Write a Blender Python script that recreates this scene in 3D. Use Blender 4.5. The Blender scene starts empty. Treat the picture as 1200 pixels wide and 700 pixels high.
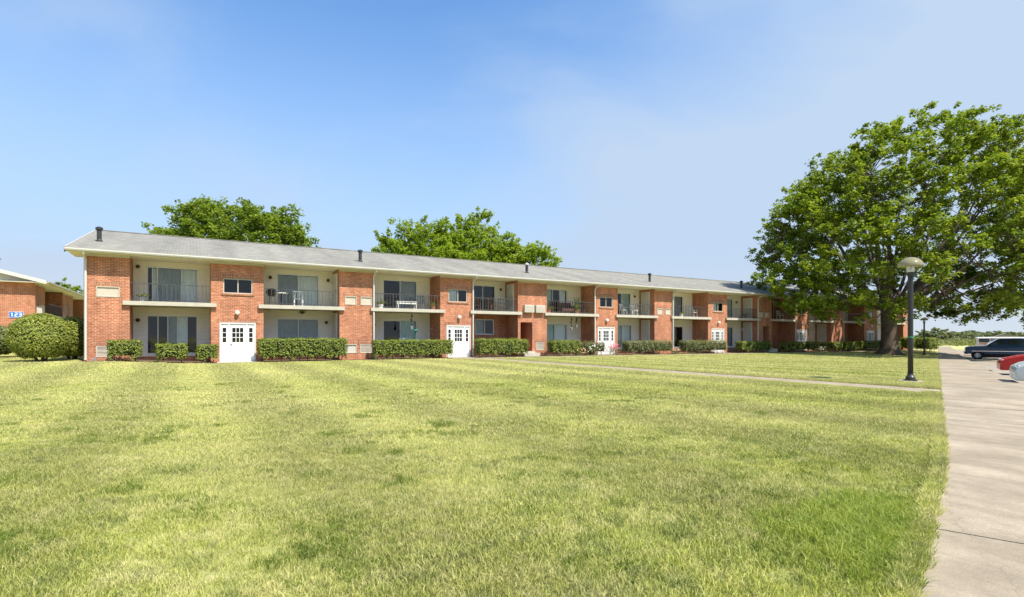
import bpy, bmesh, math, random
import numpy as np
from mathutils import Vector, Matrix
random.seed(7); rng = np.random.default_rng(7)
SC = bpy.context.scene; COL = SC.collection
R = math.radians; PI = math.pi

# ------------------------------------------------------------------ camera, world, sun, exposure
YAW = R(30.7); CAM_H = 1.31
cd = bpy.data.cameras.new('camera'); cam = bpy.data.objects.new('camera', cd); COL.objects.link(cam)
cam.location = (0, 0, CAM_H); cam.rotation_euler = (R(90), 0, -YAW)
cd.sensor_width = 36; cd.lens = 629 / 1200 * 36; cd.shift_y = (395.5 - 350) / 1200
cd.clip_start = .05; cd.clip_end = 6000
SC.camera = cam
SUN_DIR = Vector((.17, -.55, .84)).normalized()
W = bpy.data.worlds.new('World'); SC.world = W; W.use_nodes = True
def build_world():
    nt = W.node_tree; n = nt.nodes; n.clear(); L = nt.links.new
    out = n.new('ShaderNodeOutputWorld'); bg = n.new('ShaderNodeBackground'); bg.inputs[1].default_value = .15
    sky = n.new('ShaderNodeTexSky'); sky.sky_type = 'NISHITA'; sky.sun_disc = False
    sky.sun_elevation = math.asin(SUN_DIR.z); sky.sun_rotation = math.atan2(SUN_DIR.x, SUN_DIR.y)
    sky.air_density = 1.0; sky.dust_density = .6; sky.ozone_density = 2.5; sky.altitude = 0
    tc = n.new('ShaderNodeTexCoord'); sx = n.new('ShaderNodeSeparateXYZ'); L(tc.outputs['Generated'], sx.inputs[0])
    def rng_(src, a, b, c, d):
        r = n.new('ShaderNodeMapRange'); r.inputs[1].default_value = a; r.inputs[2].default_value = b; r.inputs[3].default_value = c; r.inputs[4].default_value = d
        r.interpolation_type = 'SMOOTHSTEP'; L(src, r.inputs[0]); return r.outputs[0]
    def mth(op, a, b, clamp=False):
        m = n.new('ShaderNodeMath'); m.operation = op; m.use_clamp = clamp
        for i, v in enumerate((a, b)):
            if isinstance(v, (int, float)): m.inputs[i].default_value = v
            else: L(v, m.inputs[i])
        return m.outputs[0]
    def mix(f, a, c, mode='MIX'):
        x = n.new('ShaderNodeMix'); x.data_type = 'RGBA'; x.blend_type = mode
        if isinstance(f, (int, float)): x.inputs[0].default_value = f
        else: L(f, x.inputs[0])
        L(a, x.inputs[6]); x.inputs[7].default_value = (*c, 1); return x.outputs[2]
    blue = mix(1, sky.outputs[0], SKY_TINT, 'MULTIPLY')
    # thin veils of high cloud, thicker toward the east (+X)
    mp = n.new('ShaderNodeMapping'); mp.inputs['Scale'].default_value = (1, 1, 2.2); mp.inputs['Location'].default_value = (1.3, .2, .6)
    no = n.new('ShaderNodeTexNoise'); no.inputs['Scale'].default_value = 1.7; no.inputs['Detail'].default_value = 7
    no.inputs['Roughness'].default_value = .5; no.inputs['Distortion'].default_value = .3
    L(tc.outputs['Generated'], mp.inputs[0]); L(mp.outputs[0], no.inputs['Vector'])
    veil = rng_(no.outputs['Fac'], .40, .70, .0, .5)
    east = rng_(sx.outputs['X'], .45, 1.0, 0, .8)
    low = rng_(sx.outputs['Z'], .02, .60, .92, .0)
    west = rng_(sx.outputs['X'], .0, -.75, 0, .28)
    f = mth('ADD', mth('ADD', mth('ADD', veil, east), low), west, True)
    hazy = mix(f, blue, (1.84, 2.32, 3.0))
    hor = rng_(sx.outputs['Z'], -.02, .16, .9, 0)
    fin = mix(hor, hazy, (2.35, 2.58, 2.85))
    L(fin, bg.inputs[0]); L(bg.outputs[0], out.inputs[0])
SKY_TINT = (.53, .74, .88)
build_world()
sd = bpy.data.lights.new('sun', 'SUN'); sd.energy = 4.0; sd.angle = R(.53); sd.color = (1, .93, .80)
sun = bpy.data.objects.new('sun', sd); COL.objects.link(sun)
sun.rotation_euler = SUN_DIR.to_track_quat('Z', 'Y').to_euler()
SC.view_settings.view_transform = 'Standard'; SC.view_settings.look = 'None'
SC.view_settings.exposure = 1.0; SC.view_settings.gamma = 1

# ------------------------------------------------------------------ helpers
def tag(o, label=None, cat=None, group=None, kind=None):
    if label: o['label'] = label
    if cat: o['category'] = cat
    if group: o['group'] = group
    if kind: o['kind'] = kind
    return o
def empty(name, loc=(0, 0, 0), rz=0, label=None, cat=None, group=None):
    o = bpy.data.objects.new(name, None); COL.objects.link(o); o.location = loc; o.rotation_euler = (0, 0, rz)
    o.empty_display_size = .3
    return tag(o, label, cat, group)
class MB:
    def __init__(s): s.v = []; s.f = []; s.mi = []; s.m = 0
    def face(s, pts):
        b = len(s.v); s.v += [tuple(p) for p in pts]; s.f.append(tuple(range(b, b + len(pts)))); s.mi.append(s.m)
    def box(s, a, b, rz=0, o=None):
        x0, y0, z0 = a; x1, y1, z1 = b
        P = [(x0,y0,z0),(x1,y0,z0),(x1,y1,z0),(x0,y1,z0),(x0,y0,z1),(x1,y0,z1),(x1,y1,z1),(x0,y1,z1)]
        if rz:
            c, n = math.cos(rz), math.sin(rz); ox, oy = o or ((x0+x1)/2, (y0+y1)/2)
            P = [(ox+(x-ox)*c-(y-oy)*n, oy+(x-ox)*n+(y-oy)*c, z) for x, y, z in P]
        i = len(s.v); s.v += P
        for q in ((0,3,2,1),(4,5,6,7),(0,1,5,4),(1,2,6,5),(2,3,7,6),(3,0,4,7)):
            s.f.append(tuple(i+k for k in q)); s.mi.append(s.m)
        return s
    def tube(s, pts, rad, n=8, cap=True):
        pts = [Vector(p) for p in pts]
        if not hasattr(rad, '__len__'): rad = [rad]*len(pts)
        i0 = len(s.v); t0 = None; u = None
        for k, p in enumerate(pts):
            t = (pts[min(k+1, len(pts)-1)] - pts[max(k-1, 0)]).normalized()
            if u is None:
                u = t.orthogonal().normalized()
            u = (u - t*u.dot(t)); u = u.normalized() if u.length > 1e-6 else t.orthogonal().normalized()
            w = t.cross(u)
            for j in range(n):
                a = 2*PI*j/n; s.v.append(tuple(p + (u*math.cos(a) + w*math.sin(a))*rad[k]))
        for k in range(len(pts)-1):
            for j in range(n):
                a = i0+k*n+j; b = i0+k*n+(j+1) % n
                s.f.append((a, b, b+n, a+n)); s.mi.append(s.m)
        if cap:
            s.f.append(tuple(i0+j for j in range(n))[::-1]); s.mi.append(s.m)
            s.f.append(tuple(i0+(len(pts)-1)*n+j for j in range(n))); s.mi.append(s.m)
        return s
    def lathe(s, prof, c=(0, 0, 0), n=16):
        i0 = len(s.v)
        for r, z in prof:
            for j in range(n):
                a = 2*PI*j/n; s.v.append((c[0]+r*math.cos(a), c[1]+r*math.sin(a), c[2]+z))
        for k in range(len(prof)-1):
            for j in range(n):
                a = i0+k*n+j; b = i0+k*n+(j+1) % n
                s.f.append((a, b, b+n, a+n)); s.mi.append(s.m)
        if prof[0][0] > 1e-4: s.f.append(tuple(i0+j for j in range(n))[::-1]); s.mi.append(s.m)
        if prof[-1][0] > 1e-4: s.f.append(tuple(i0+(len(prof)-1)*n+j for j in range(n))); s.mi.append(s.m)
        return s
    def build(s, name, mats, parent=None, smooth=False, loc=None, bevel=0):
        me = bpy.data.meshes.new(name); me.from_pydata(s.v, [], s.f)
        if not isinstance(mats, (list, tuple)): mats = [mats]
        for m in mats: me.materials.append(m)
        if len(mats) > 1: me.polygons.foreach_set('material_index', s.mi)
        if smooth: me.polygons.foreach_set('use_smooth', [True]*len(me.polygons))
        me.update()
        o = bpy.data.objects.new(name, me); COL.objects.link(o); o.parent = parent
        if loc: o.location = loc
        if bevel:
            b = o.modifiers.new('bevel', 'BEVEL'); b.width = bevel; b.segments = 2; b.limit_method = 'ANGLE'
        return o
def share(name, src, parent, loc, rz=0, scale=None):
    o = bpy.data.objects.new(name, src.data); COL.objects.link(o); o.parent = parent; o.location = loc
    o.rotation_euler = (0, 0, rz)
    if scale: o.scale = scale
    return o
def copy_tree(root, loc, rz, label, group=None):
    def rec(o, par):
        c = o.copy(); COL.objects.link(c); c.parent = par
        for ch in kids.get(o, []): rec(ch, c)
        return c
    kids = {}
    for o in COL.objects:
        if o.parent: kids.setdefault(o.parent, []).append(o)
    c = rec(root, None); c.location = loc; c.rotation_euler = (0, 0, rz); c['label'] = label
    if group: c['group'] = group
    return c

# ------------------------------------------------------------------ materials
def mat(name, base, rough=.7, spec=.3, metal=0, var=0, vs=3, bump=0, bs=40, var2=0, vs2=30, coat=0):
    m = bpy.data.materials.new(name); m.use_nodes = True; nt = m.node_tree; n = nt.nodes; L = nt.links.new
    p = n['Principled BSDF']; p.inputs['Base Color'].default_value = (*base, 1); p.inputs['Roughness'].default_value = rough
    p.inputs['Specular IOR Level'].default_value = spec; p.inputs['Metallic'].default_value = metal
    p.inputs['Coat Weight'].default_value = coat
    geo = n.new('ShaderNodeNewGeometry')
    col = None
    for v, s in ((var, vs), (var2, vs2)):
        if not v: continue
        no = n.new('ShaderNodeTexNoise'); no.inputs['Scale'].default_value = s; no.inputs['Detail'].default_value = 5
        L(geo.outputs['Position'], no.inputs['Vector'])
        mr = n.new('ShaderNodeMapRange'); mr.inputs[1].default_value = .3; mr.inputs[2].default_value = .7
        mr.inputs[3].default_value = 1-v; mr.inputs[4].default_value = 1+v; L(no.outputs['Fac'], mr.inputs[0])
        mu = n.new('ShaderNodeVectorMath'); mu.operation = 'SCALE'
        if col is None: mu.inputs[0].default_value = base
        else: L(col, mu.inputs[0])
        L(mr.outputs[0], mu.inputs['Scale']); col = mu.outputs[0]
    if col is not None: L(col, p.inputs['Base Color'])
    if bump:
        no = n.new('ShaderNodeTexNoise'); no.inputs['Scale'].default_value = bs; no.inputs['Detail'].default_value = 4
        L(geo.outputs['Position'], no.inputs['Vector'])
        bu = n.new('ShaderNodeBump'); bu.inputs['Strength'].default_value = bump; bu.inputs['Distance'].default_value = .01
        L(no.outputs['Fac'], bu.inputs['Height']); L(bu.outputs[0], p.inputs['Normal'])
    return m
def brick_mat(name, c1, c2, mortar, bw=.215, rh=.078, soldier=False):
    m = bpy.data.materials.new(name); m.use_nodes = True; nt = m.node_tree; n = nt.nodes; L = nt.links.new
    p = n['Principled BSDF']; p.inputs['Roughness'].default_value = .85; p.inputs['Specular IOR Level'].default_value = .2
    tc = n.new('ShaderNodeTexCoord'); s = n.new('ShaderNodeSeparateXYZ'); L(tc.outputs['Object'], s.inputs[0])
    a = n.new('ShaderNodeMath'); a.operation = 'ADD'; L(s.outputs[0], a.inputs[0]); L(s.outputs[1], a.inputs[1])
    c = n.new('ShaderNodeCombineXYZ')
    if soldier: L(a.outputs[0], c.inputs[1]); L(s.outputs[2], c.inputs[0])
    else: L(a.outputs[0], c.inputs[0]); L(s.outputs[2], c.inputs[1])
    b = n.new('ShaderNodeTexBrick'); b.inputs['Scale'].default_value = 1
    b.inputs['Brick Width'].default_value = bw; b.inputs['Row Height'].default_value = rh
    b.inputs['Mortar Size'].default_value = .009; b.inputs['Mortar Smooth'].default_value = .3
    b.inputs['Bias'].default_value = -.1; b.offset = 0 if soldier else .5
    b.inputs['Color1'].default_value = (*c1, 1); b.inputs['Color2'].default_value = (*c2, 1); b.inputs['Mortar'].default_value = (*mortar, 1)
    L(c.outputs[0], b.inputs['Vector'])
    # each course block gets its own random tone
    no = n.new('ShaderNodeTexNoise'); no.inputs['Scale'].default_value = 1.1; no.inputs['Detail'].default_value = 4; L(tc.outputs['Object'], no.inputs['Vector'])
    mp = n.new('ShaderNodeMapping'); mp.inputs['Scale'].default_value = (1/bw, 1/rh, 1); L(c.outputs[0], mp.inputs[0])
    no2 = n.new('ShaderNodeTexNoise'); no2.inputs['Scale'].default_value = .9; no2.inputs['Detail'].default_value = 2; L(mp.outputs[0], no2.inputs['Vector'])
    m1 = n.new('ShaderNodeMapRange'); m1.inputs[1].default_value = .3; m1.inputs[2].default_value = .7; m1.inputs[3].default_value = .86; m1.inputs[4].default_value = 1.14; L(no.outputs['Fac'], m1.inputs[0])
    m2 = n.new('ShaderNodeMapRange'); m2.inputs[1].default_value = .3; m2.inputs[2].default_value = .7; m2.inputs[3].default_value = .76; m2.inputs[4].default_value = 1.22; L(no2.outputs['Fac'], m2.inputs[0])
    q0 = n.new('ShaderNodeMath'); q0.operation = 'MULTIPLY'; L(m1.outputs[0], q0.inputs[0]); L(m2.outputs[0], q0.inputs[1])
    mp3 = n.new('ShaderNodeMapping'); mp3.inputs['Scale'].default_value = (1.6, .22, 1); L(c.outputs[0], mp3.inputs[0])
    no3 = n.new('ShaderNodeTexNoise'); no3.inputs['Scale'].default_value = 1.3; no3.inputs['Detail'].default_value = 6; L(mp3.outputs[0], no3.inputs['Vector'])
    m3 = n.new('ShaderNodeMapRange'); m3.inputs[1].default_value = .35; m3.inputs[2].default_value = .68; m3.inputs[3].default_value = 1.08; m3.inputs[4].default_value = .80; L(no3.outputs['Fac'], m3.inputs[0])
    q = n.new('ShaderNodeMath'); q.operation = 'MULTIPLY'; L(q0.outputs[0], q.inputs[0]); L(m3.outputs[0], q.inputs[1])
    sc = n.new('ShaderNodeVectorMath'); sc.operation = 'SCALE'; L(b.outputs['Color'], sc.inputs[0]); L(q.outputs[0], sc.inputs['Scale'])
    L(sc.outputs[0], p.inputs['Base Color'])
    bu = n.new('ShaderNodeBump'); bu.invert = True; bu.inputs['Strength'].default_value = .5; bu.inputs['Distance'].default_value = .008
    L(b.outputs['Fac'], bu.inputs['Height']); L(bu.outputs[0], p.inputs['Normal'])
    return m
def leaf_mat(name, c1, c2, c3, trans=.35, scale=.35, rough=.55):
    m = bpy.data.materials.new(name); m.use_nodes = True; nt = m.node_tree; n = nt.nodes; L = nt.links.new
    p = n['Principled BSDF']; p.inputs['Roughness'].default_value = rough; p.inputs['Specular IOR Level'].default_value = .25
    geo = n.new('ShaderNodeNewGeometry'); no = n.new('ShaderNodeTexNoise'); no.inputs['Scale'].default_value = scale; no.inputs['Detail'].default_value = 3
    L(geo.outputs['Position'], no.inputs['Vector'])
    a = n.new('ShaderNodeMix'); a.data_type = 'RGBA'; a.inputs[6].default_value = (*c1, 1); a.inputs[7].default_value = (*c2, 1)
    mr = n.new('ShaderNodeMapRange'); mr.inputs[1].default_value = .38; mr.inputs[2].default_value = .62; L(no.outputs['Fac'], mr.inputs[0]); L(mr.outputs[0], a.inputs[0])
    b = n.new('ShaderNodeMix'); b.data_type = 'RGBA'; b.inputs[7].default_value = (*c3, 1); L(a.outputs[2], b.inputs[6])
    mr2 = n.new('ShaderNodeMapRange'); mr2.inputs[1].default_value = .35; mr2.inputs[2].default_value = 1; mr2.inputs[3].default_value = 0; mr2.inputs[4].default_value = .8
    L(geo.outputs['Random Per Island'], mr2.inputs[0]); L(mr2.outputs[0], b.inputs[0])
    L(b.outputs[2], p.inputs['Base Color'])
    tr = n.new('ShaderNodeBsdfTranslucent'); sc = n.new('ShaderNodeVectorMath'); sc.operation = 'MULTIPLY'; sc.inputs[1].default_value = (1.5, 1.5, .8)
    L(b.outputs[2], sc.inputs[0]); L(sc.outputs[0], tr.inputs[0])
    mx = n.new('ShaderNodeMixShader'); mx.inputs[0].default_value = trans
    L(p.outputs[0], mx.inputs[1]); L(tr.outputs[0], mx.inputs[2]); L(mx.outputs[0], n['Material Output'].inputs[0])
    return m
def grass_mat(name, blade):
    m = bpy.data.materials.new(name); m.use_nodes = True; nt = m.node_tree; n = nt.nodes; L = nt.links.new
    p = n['Principled BSDF']; p.inputs['Roughness'].default_value = .7; p.inputs['Specular IOR Level'].default_value = .15
    geo = n.new('ShaderNodeNewGeometry')
    fl = n.new('ShaderNodeVectorMath'); fl.operation = 'MULTIPLY'; fl.inputs[1].default_value = (1, 1, 0); L(geo.outputs['Position'], fl.inputs[0])
    def noise(s, d=4, r=.55):
        no = n.new('ShaderNodeTexNoise'); no.inputs['Scale'].default_value = s; no.inputs['Detail'].default_value = d; no.inputs['Roughness'].default_value = r
        L(fl.outputs[0], no.inputs['Vector']); return no.outputs['Fac']
    def ramp(src, lo, hi, a=0, b=1):
        r = n.new('ShaderNodeMapRange'); r.inputs[1].default_value = lo; r.inputs[2].default_value = hi; r.inputs[3].default_value = a; r.inputs[4].default_value = b
        L(src, r.inputs[0]); return r.outputs[0]
    def mix(f, a, b, mode='MIX'):
        x = n.new('ShaderNodeMix'); x.data_type = 'RGBA'; x.blend_type = mode
        if isinstance(f, (int, float)): x.inputs[0].default_value = f
        else: L(f, x.inputs[0])
        for i, c in ((6, a), (7, b)):
            if isinstance(c, tuple): x.inputs[i].default_value = (*c, 1)
            else: L(c, x.inputs[i])
        return x.outputs[2]
    green = (.24, .30, .035); deep = (.095, .155, .016); straw = (.68, .61, .31); lime = (.42, .445, .075)
    c = mix(ramp(noise(.9), .36, .6, .2, .85), green, lime)
    c = mix(ramp(noise(6.5, 6, .75), .5, .66, 0, .7), c, straw)
    c = mix(ramp(noise(8.5, 5, .7), .54, .68, 0, .8), c, deep)
    c = mix(ramp(noise(2.6, 6, .7), .52, .64, 0, .85), c, deep)
    c = mix(ramp(noise(1.9, 7, .78), .5, .66, 0, .65), c, straw)
    c = mix(ramp(noise(.13, 3), .35, .6, 0, .5), c, straw)
    # mower passes run along Y, alternately laid toward and away
    sx = n.new('ShaderNodeSeparateXYZ'); L(geo.outputs['Position'], sx.inputs[0])
    wob = n.new('ShaderNodeMath'); wob.operation = 'MULTIPLY_ADD'; L(noise(.25, 2), wob.inputs[0]); wob.inputs[1].default_value = 1.2; L(sx.outputs['X'], wob.inputs[2])
    sn = n.new('ShaderNodeMath'); sn.operation = 'MULTIPLY'; L(wob.outputs[0], sn.inputs[0]); sn.inputs[1].default_value = 2*PI/2.5
    si = n.new('ShaderNodeMath'); si.operation = 'SINE'; L(sn.outputs[0], si.inputs[0])
    st = ramp(si.outputs[0], -.7, .7, .84, 1.13)
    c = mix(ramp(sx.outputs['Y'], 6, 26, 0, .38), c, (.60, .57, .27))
    vm = n.new('ShaderNodeVectorMath'); vm.operation = 'SCALE'; L(c, vm.inputs[0]); L(st, vm.inputs['Scale']); c = vm.outputs[0]
    if blade:
        r = geo.outputs['Random Per Island']
        c = mix(ramp(r, .62, .95, 0, .75), c, (.66, .63, .25))
        c = mix(ramp(r, .0, .3, .75, 0), c, (.06, .12, .015))
    else:
        c = mix(ramp(noise(45, 3, .7), .45, .65, 0, .6), c, (.46, .44, .20))
        c = mix(ramp(noise(28, 3, .7), .5, .68, 0, .6), c, (.13, .17, .035))
    L(c, p.inputs['Base Color'])
    if blade:
        tr = n.new('ShaderNodeBsdfTranslucent'); L(c, tr.inputs[0])
        mx = n.new('ShaderNodeMixShader'); mx.inputs[0].default_value = .25
        L(p.outputs[0], mx.inputs[1]); L(tr.outputs[0], mx.inputs[2]); L(mx.outputs[0], n['Material Output'].inputs[0])
    else:
        bu = n.new('ShaderNodeBump'); bu.inputs['Strength'].default_value = .9; bu.inputs['Distance'].default_value = .05
        L(noise(22, 6, .75), bu.inputs['Height']); L(bu.outputs[0], p.inputs['Normal'])
    return m
def glass_mat():
    m = bpy.data.materials.new('window_glass'); m.use_nodes = True; nt = m.node_tree; n = nt.nodes; n.clear(); L = nt.links.new
    out = n.new('ShaderNodeOutputMaterial'); g = n.new('ShaderNodeBsdfGlossy'); g.inputs['Roughness'].default_value = .04
    t = n.new('ShaderNodeBsdfTransparent'); t.inputs[0].default_value = (.92, .96, .94, 1)
    fr = n.new('ShaderNodeFresnel'); fr.inputs[0].default_value = 1.65
    mx = n.new('ShaderNodeMixShader'); L(fr.outputs[0], mx.inputs[0]); L(t.outputs[0], mx.inputs[1]); L(g.outputs[0], mx.inputs[2]); L(mx.outputs[0], out.inputs[0])
    return m
def shingle_mat():
    m = bpy.data.materials.new('roof_shingle'); m.use_nodes = True; nt = m.node_tree; n = nt.nodes; L = nt.links.new
    p = n['Principled BSDF']; p.inputs['Roughness'].default_value = .9; p.inputs['Specular IOR Level'].default_value = .2
    tc = n.new('ShaderNodeTexCoord'); b = n.new('ShaderNodeTexBrick'); b.inputs['Scale'].default_value = 1
    b.inputs['Brick Width'].default_value = .32; b.inputs['Row Height'].default_value = .15; b.inputs['Mortar Size'].default_value = .007
    b.inputs['Color1'].default_value = (.195, .188, .165, 1); b.inputs['Color2'].default_value = (.27, .26, .228, 1); b.inputs['Mortar'].default_value = (.12, .118, .11, 1)
    L(tc.outputs['Object'], b.inputs['Vector'])
    no = n.new('ShaderNodeTexNoise'); no.inputs['Scale'].default_value = .5; no.inputs['Detail'].default_value = 6; L(tc.outputs['Object'], no.inputs['Vector'])
    mr = n.new('ShaderNodeMapRange'); mr.inputs[1].default_value = .3; mr.inputs[2].default_value = .7; mr.inputs[3].default_value = .84; mr.inputs[4].default_value = 1.14
    ms = n.new('ShaderNodeMapping'); ms.inputs['Scale'].default_value = (1.5, .25, .25); L(tc.outputs['Object'], ms.inputs[0]); L(ms.outputs[0], no.inputs['Vector']); L(no.outputs['Fac'], mr.inputs[0])
    sc = n.new('ShaderNodeVectorMath'); sc.operation = 'SCALE'; L(b.outputs['Color'], sc.inputs[0]); L(mr.outputs[0], sc.inputs['Scale']); L(sc.outputs[0], p.inputs['Base Color'])
    bu = n.new('ShaderNodeBump'); bu.invert = True; bu.inputs['Strength'].default_value = .5; bu.inputs['Distance'].default_value = .01; L(b.outputs['Fac'], bu.inputs['Height']); L(bu.outputs[0], p.inputs['Normal'])
    return m
def siding_mat():
    m = bpy.data.materials.new('painted_siding'); m.use_nodes = True; nt = m.node_tree; n = nt.nodes; L = nt.links.new
    p = n['Principled BSDF']; p.inputs['Roughness'].default_value = .75; p.inputs['Specular IOR Level'].default_value = .25
    geo = n.new('ShaderNodeNewGeometry'); s = n.new('ShaderNodeSeparateXYZ'); L(geo.outputs['Position'], s.inputs[0])
    w = n.new('ShaderNodeMath'); w.operation = 'FRACT'; q = n.new('ShaderNodeMath'); q.operation = 'MULTIPLY'; q.inputs[1].default_value = 5
    L(s.outputs[2], q.inputs[0]); L(q.outputs[0], w.inputs[0])
    bu = n.new('ShaderNodeBump'); bu.inputs['Strength'].default_value = .8; bu.inputs['Distance'].default_value = .03; bu.invert = True
    L(w.outputs[0], bu.inputs['Height']); L(bu.outputs[0], p.inputs['Normal'])
    no = n.new('ShaderNodeTexNoise'); no.inputs['Scale'].default_value = 1.3; no.inputs['Detail'].default_value = 6; L(geo.outputs['Position'], no.inputs['Vector'])
    r = n.new('ShaderNodeValToRGB'); r.color_ramp.elements[0].position = .3; r.color_ramp.elements[1].position = .7
    r.color_ramp.elements[0].color = (.78, .72, .59, 1); r.color_ramp.elements[1].color = (.86, .81, .69, 1)
    L(no.outputs['Fac'], r.inputs[0]); L(r.outputs[0], p.inputs['Base Color'])
    return m
M = {}
M['brick'] = brick_mat('red_brick', (.39, .118, .054), (.48, .172, .082), (.48, .38, .28))
M['brick_soldier'] = brick_mat('soldier_brick', (.31, .10, .048), (.42, .165, .082), (.42, .35, .27), soldier=True)
M['brick_dark'] = brick_mat('brown_brick', (.20, .07, .038), (.27, .10, .055), (.25, .19, .14))
M['siding'] = siding_mat(); M['shingle'] = shingle_mat(); M['glass'] = glass_mat()
M['white'] = mat('white_paint', (.56, .545, .50), .45, .4, var=.05, vs=2)
M['door_white'] = mat('door_white', (.70, .70, .68), .4, .4, var=.03, vs=1.5)
M['trim'] = mat('cream_trim', (.46, .425, .35), .55, .3, var=.08, vs=1.2, var2=.04, vs2=9)
M['soffit'] = mat('soffit_paint', (.82, .77, .65), .7, .2, var=.05, vs=1)
M['slab_paint'] = mat('balcony_concrete', (.45, .42, .35), .8, .2, var=.12, vs=2.3, bump=.3, bs=30)
M['iron'] = mat('dark_iron', (.035, .035, .037), .45, .4)
M['rail'] = mat('rail_iron', (.07, .065, .06), .5, .4)
M['concrete'] = None
M['curtain_grey'] = mat('grey_curtain', (.40, .41, .41), .9, .1, var=.1, vs=4)
M['curtain_pale'] = mat('pale_curtain', (.90, .90, .86), .9, .1, var=.05, vs=4)
M['curtain_green'] = mat('greenish_blind', (.55, .66, .58), .9, .1, var=.06, vs=4)
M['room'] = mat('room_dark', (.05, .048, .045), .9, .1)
M['louver'] = mat('beige_louver', (.50, .44, .36), .6, .3, var=.08, vs=5)
M['louver_pale'] = mat('pale_louver', (.50, .48, .42), .6, .3)
M['lampglass'] = mat('milk_glass', (.85, .84, .80), .25, .5)
M['bronze'] = mat('bronze_lamp', (.09, .045, .03), .4, .5)
M['plastic'] = mat('white_plastic', (.80, .80, .78), .4, .4)
M['wood'] = mat('brown_wood', (.20, .09, .05), .6, .3, var=.2, vs=8)
M['wicker'] = mat('brown_wicker', (.10, .055, .045), .8, .2, var=.25, vs=30)
M['greyplast'] = mat('grey_plastic', (.22, .24, .26), .5, .4)
M['terracotta'] = mat('terracotta', (.45, .19, .11), .8, .2, var=.1, vs=9)
M['teal'] = mat('teal_paint', (.05, .35, .28), .5, .4)
M['red'] = mat('red_paint', (.55, .04, .035), .4, .4)
M['bark'] = mat('bark', (.115, .09, .07), .95, .1, var=.3, vs=2.5, var2=.25, vs2=14, bump=1, bs=9)
M['soil'] = mat('mulch_soil', (.13, .09, .06), .95, .1, var=.3, vs=8, bump=1, bs=20)
def concrete_mat(name, a, b, joint_bump=True):
    m = bpy.data.materials.new(name); m.use_nodes = True; nt = m.node_tree; n = nt.nodes; L = nt.links.new
    p = n['Principled BSDF']; p.inputs['Roughness'].default_value = .9; p.inputs['Specular IOR Level'].default_value = .2
    geo = n.new('ShaderNodeNewGeometry')
    def noise(s, d, r, vec=None):
        no = n.new('ShaderNodeTexNoise'); no.inputs['Scale'].default_value = s; no.inputs['Detail'].default_value = d; no.inputs['Roughness'].default_value = r
        L(vec or geo.outputs['Position'], no.inputs['Vector']); return no.outputs['Fac']
    r = n.new('ShaderNodeValToRGB'); r.color_ramp.elements[0].position = .33; r.color_ramp.elements[1].position = .66
    r.color_ramp.elements[0].color = (*a, 1); r.color_ramp.elements[1].color = (*b, 1)
    L(noise(1.1, 8, .62), r.inputs[0])
    mp = n.new('ShaderNodeMapping'); mp.inputs['Rotation'].default_value = (0, 0, -R(20.9)); mp.inputs['Scale'].default_value = (3.5, .5, 1)
    L(geo.outputs['Position'], mp.inputs[0])
    def mul(col, fac, lo, hi, a_, b_):
        mr = n.new('ShaderNodeMapRange'); mr.inputs[1].default_value = lo; mr.inputs[2].default_value = hi; mr.inputs[3].default_value = a_; mr.inputs[4].default_value = b_; L(fac, mr.inputs[0])
        s = n.new('ShaderNodeVectorMath'); s.operation = 'SCALE'; L(col, s.inputs[0]); L(mr.outputs[0], s.inputs['Scale']); return s.outputs[0]
    c = mul(r.outputs[0], noise(1, 5, .6, mp.outputs[0]), .35, .65, .86, 1.10)
    c = mul(c, noise(90, 3, .7), .3, .7, .8, 1.2)
    c = mul(c, noise(14, 5, .7), .3, .7, .90, 1.08)
    vo = n.new('ShaderNodeTexVoronoi'); vo.feature = 'DISTANCE_TO_EDGE'; vo.inputs['Scale'].default_value = .42
    wv = n.new('ShaderNodeVectorMath'); wv.operation = 'ADD'; nz = n.new('ShaderNodeTexNoise'); nz.inputs['Scale'].default_value = 2.5; nz.inputs['Detail'].default_value = 6; L(geo.outputs['Position'], nz.inputs['Vector'])
    sv = n.new('ShaderNodeVectorMath'); sv.operation = 'SCALE'; sv.inputs['Scale'].default_value = .6; L(nz.outputs['Color'], sv.inputs[0]); L(sv.outputs[0], wv.inputs[0]); L(geo.outputs['Position'], wv.inputs[1]); L(wv.outputs[0], vo.inputs['Vector'])
    c = mul(c, vo.outputs['Distance'], .0, .003, .80, 1.0)
    L(c, p.inputs['Base Color'])
    bu = n.new('ShaderNodeBump'); bu.inputs['Strength'].default_value = .4; bu.inputs['Distance'].default_value = .004; L(noise(70, 4, .7), bu.inputs['Height']); L(bu.outputs[0], p.inputs['Normal'])
    return m
M['concrete'] = concrete_mat('sidewalk_concrete', (.255, .21, .152), (.36, .302, .226))
M['asphalt'] = concrete_mat('worn_asphalt', (.265, .225, .175), (.335, .29, .232))
M['joint'] = mat('joint_dirt', (.24, .20, .15), .95, .1, var=.2, vs=6)
M['grass'] = grass_mat('lawn', False); M['blade'] = grass_mat('grass_blade', True)

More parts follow.
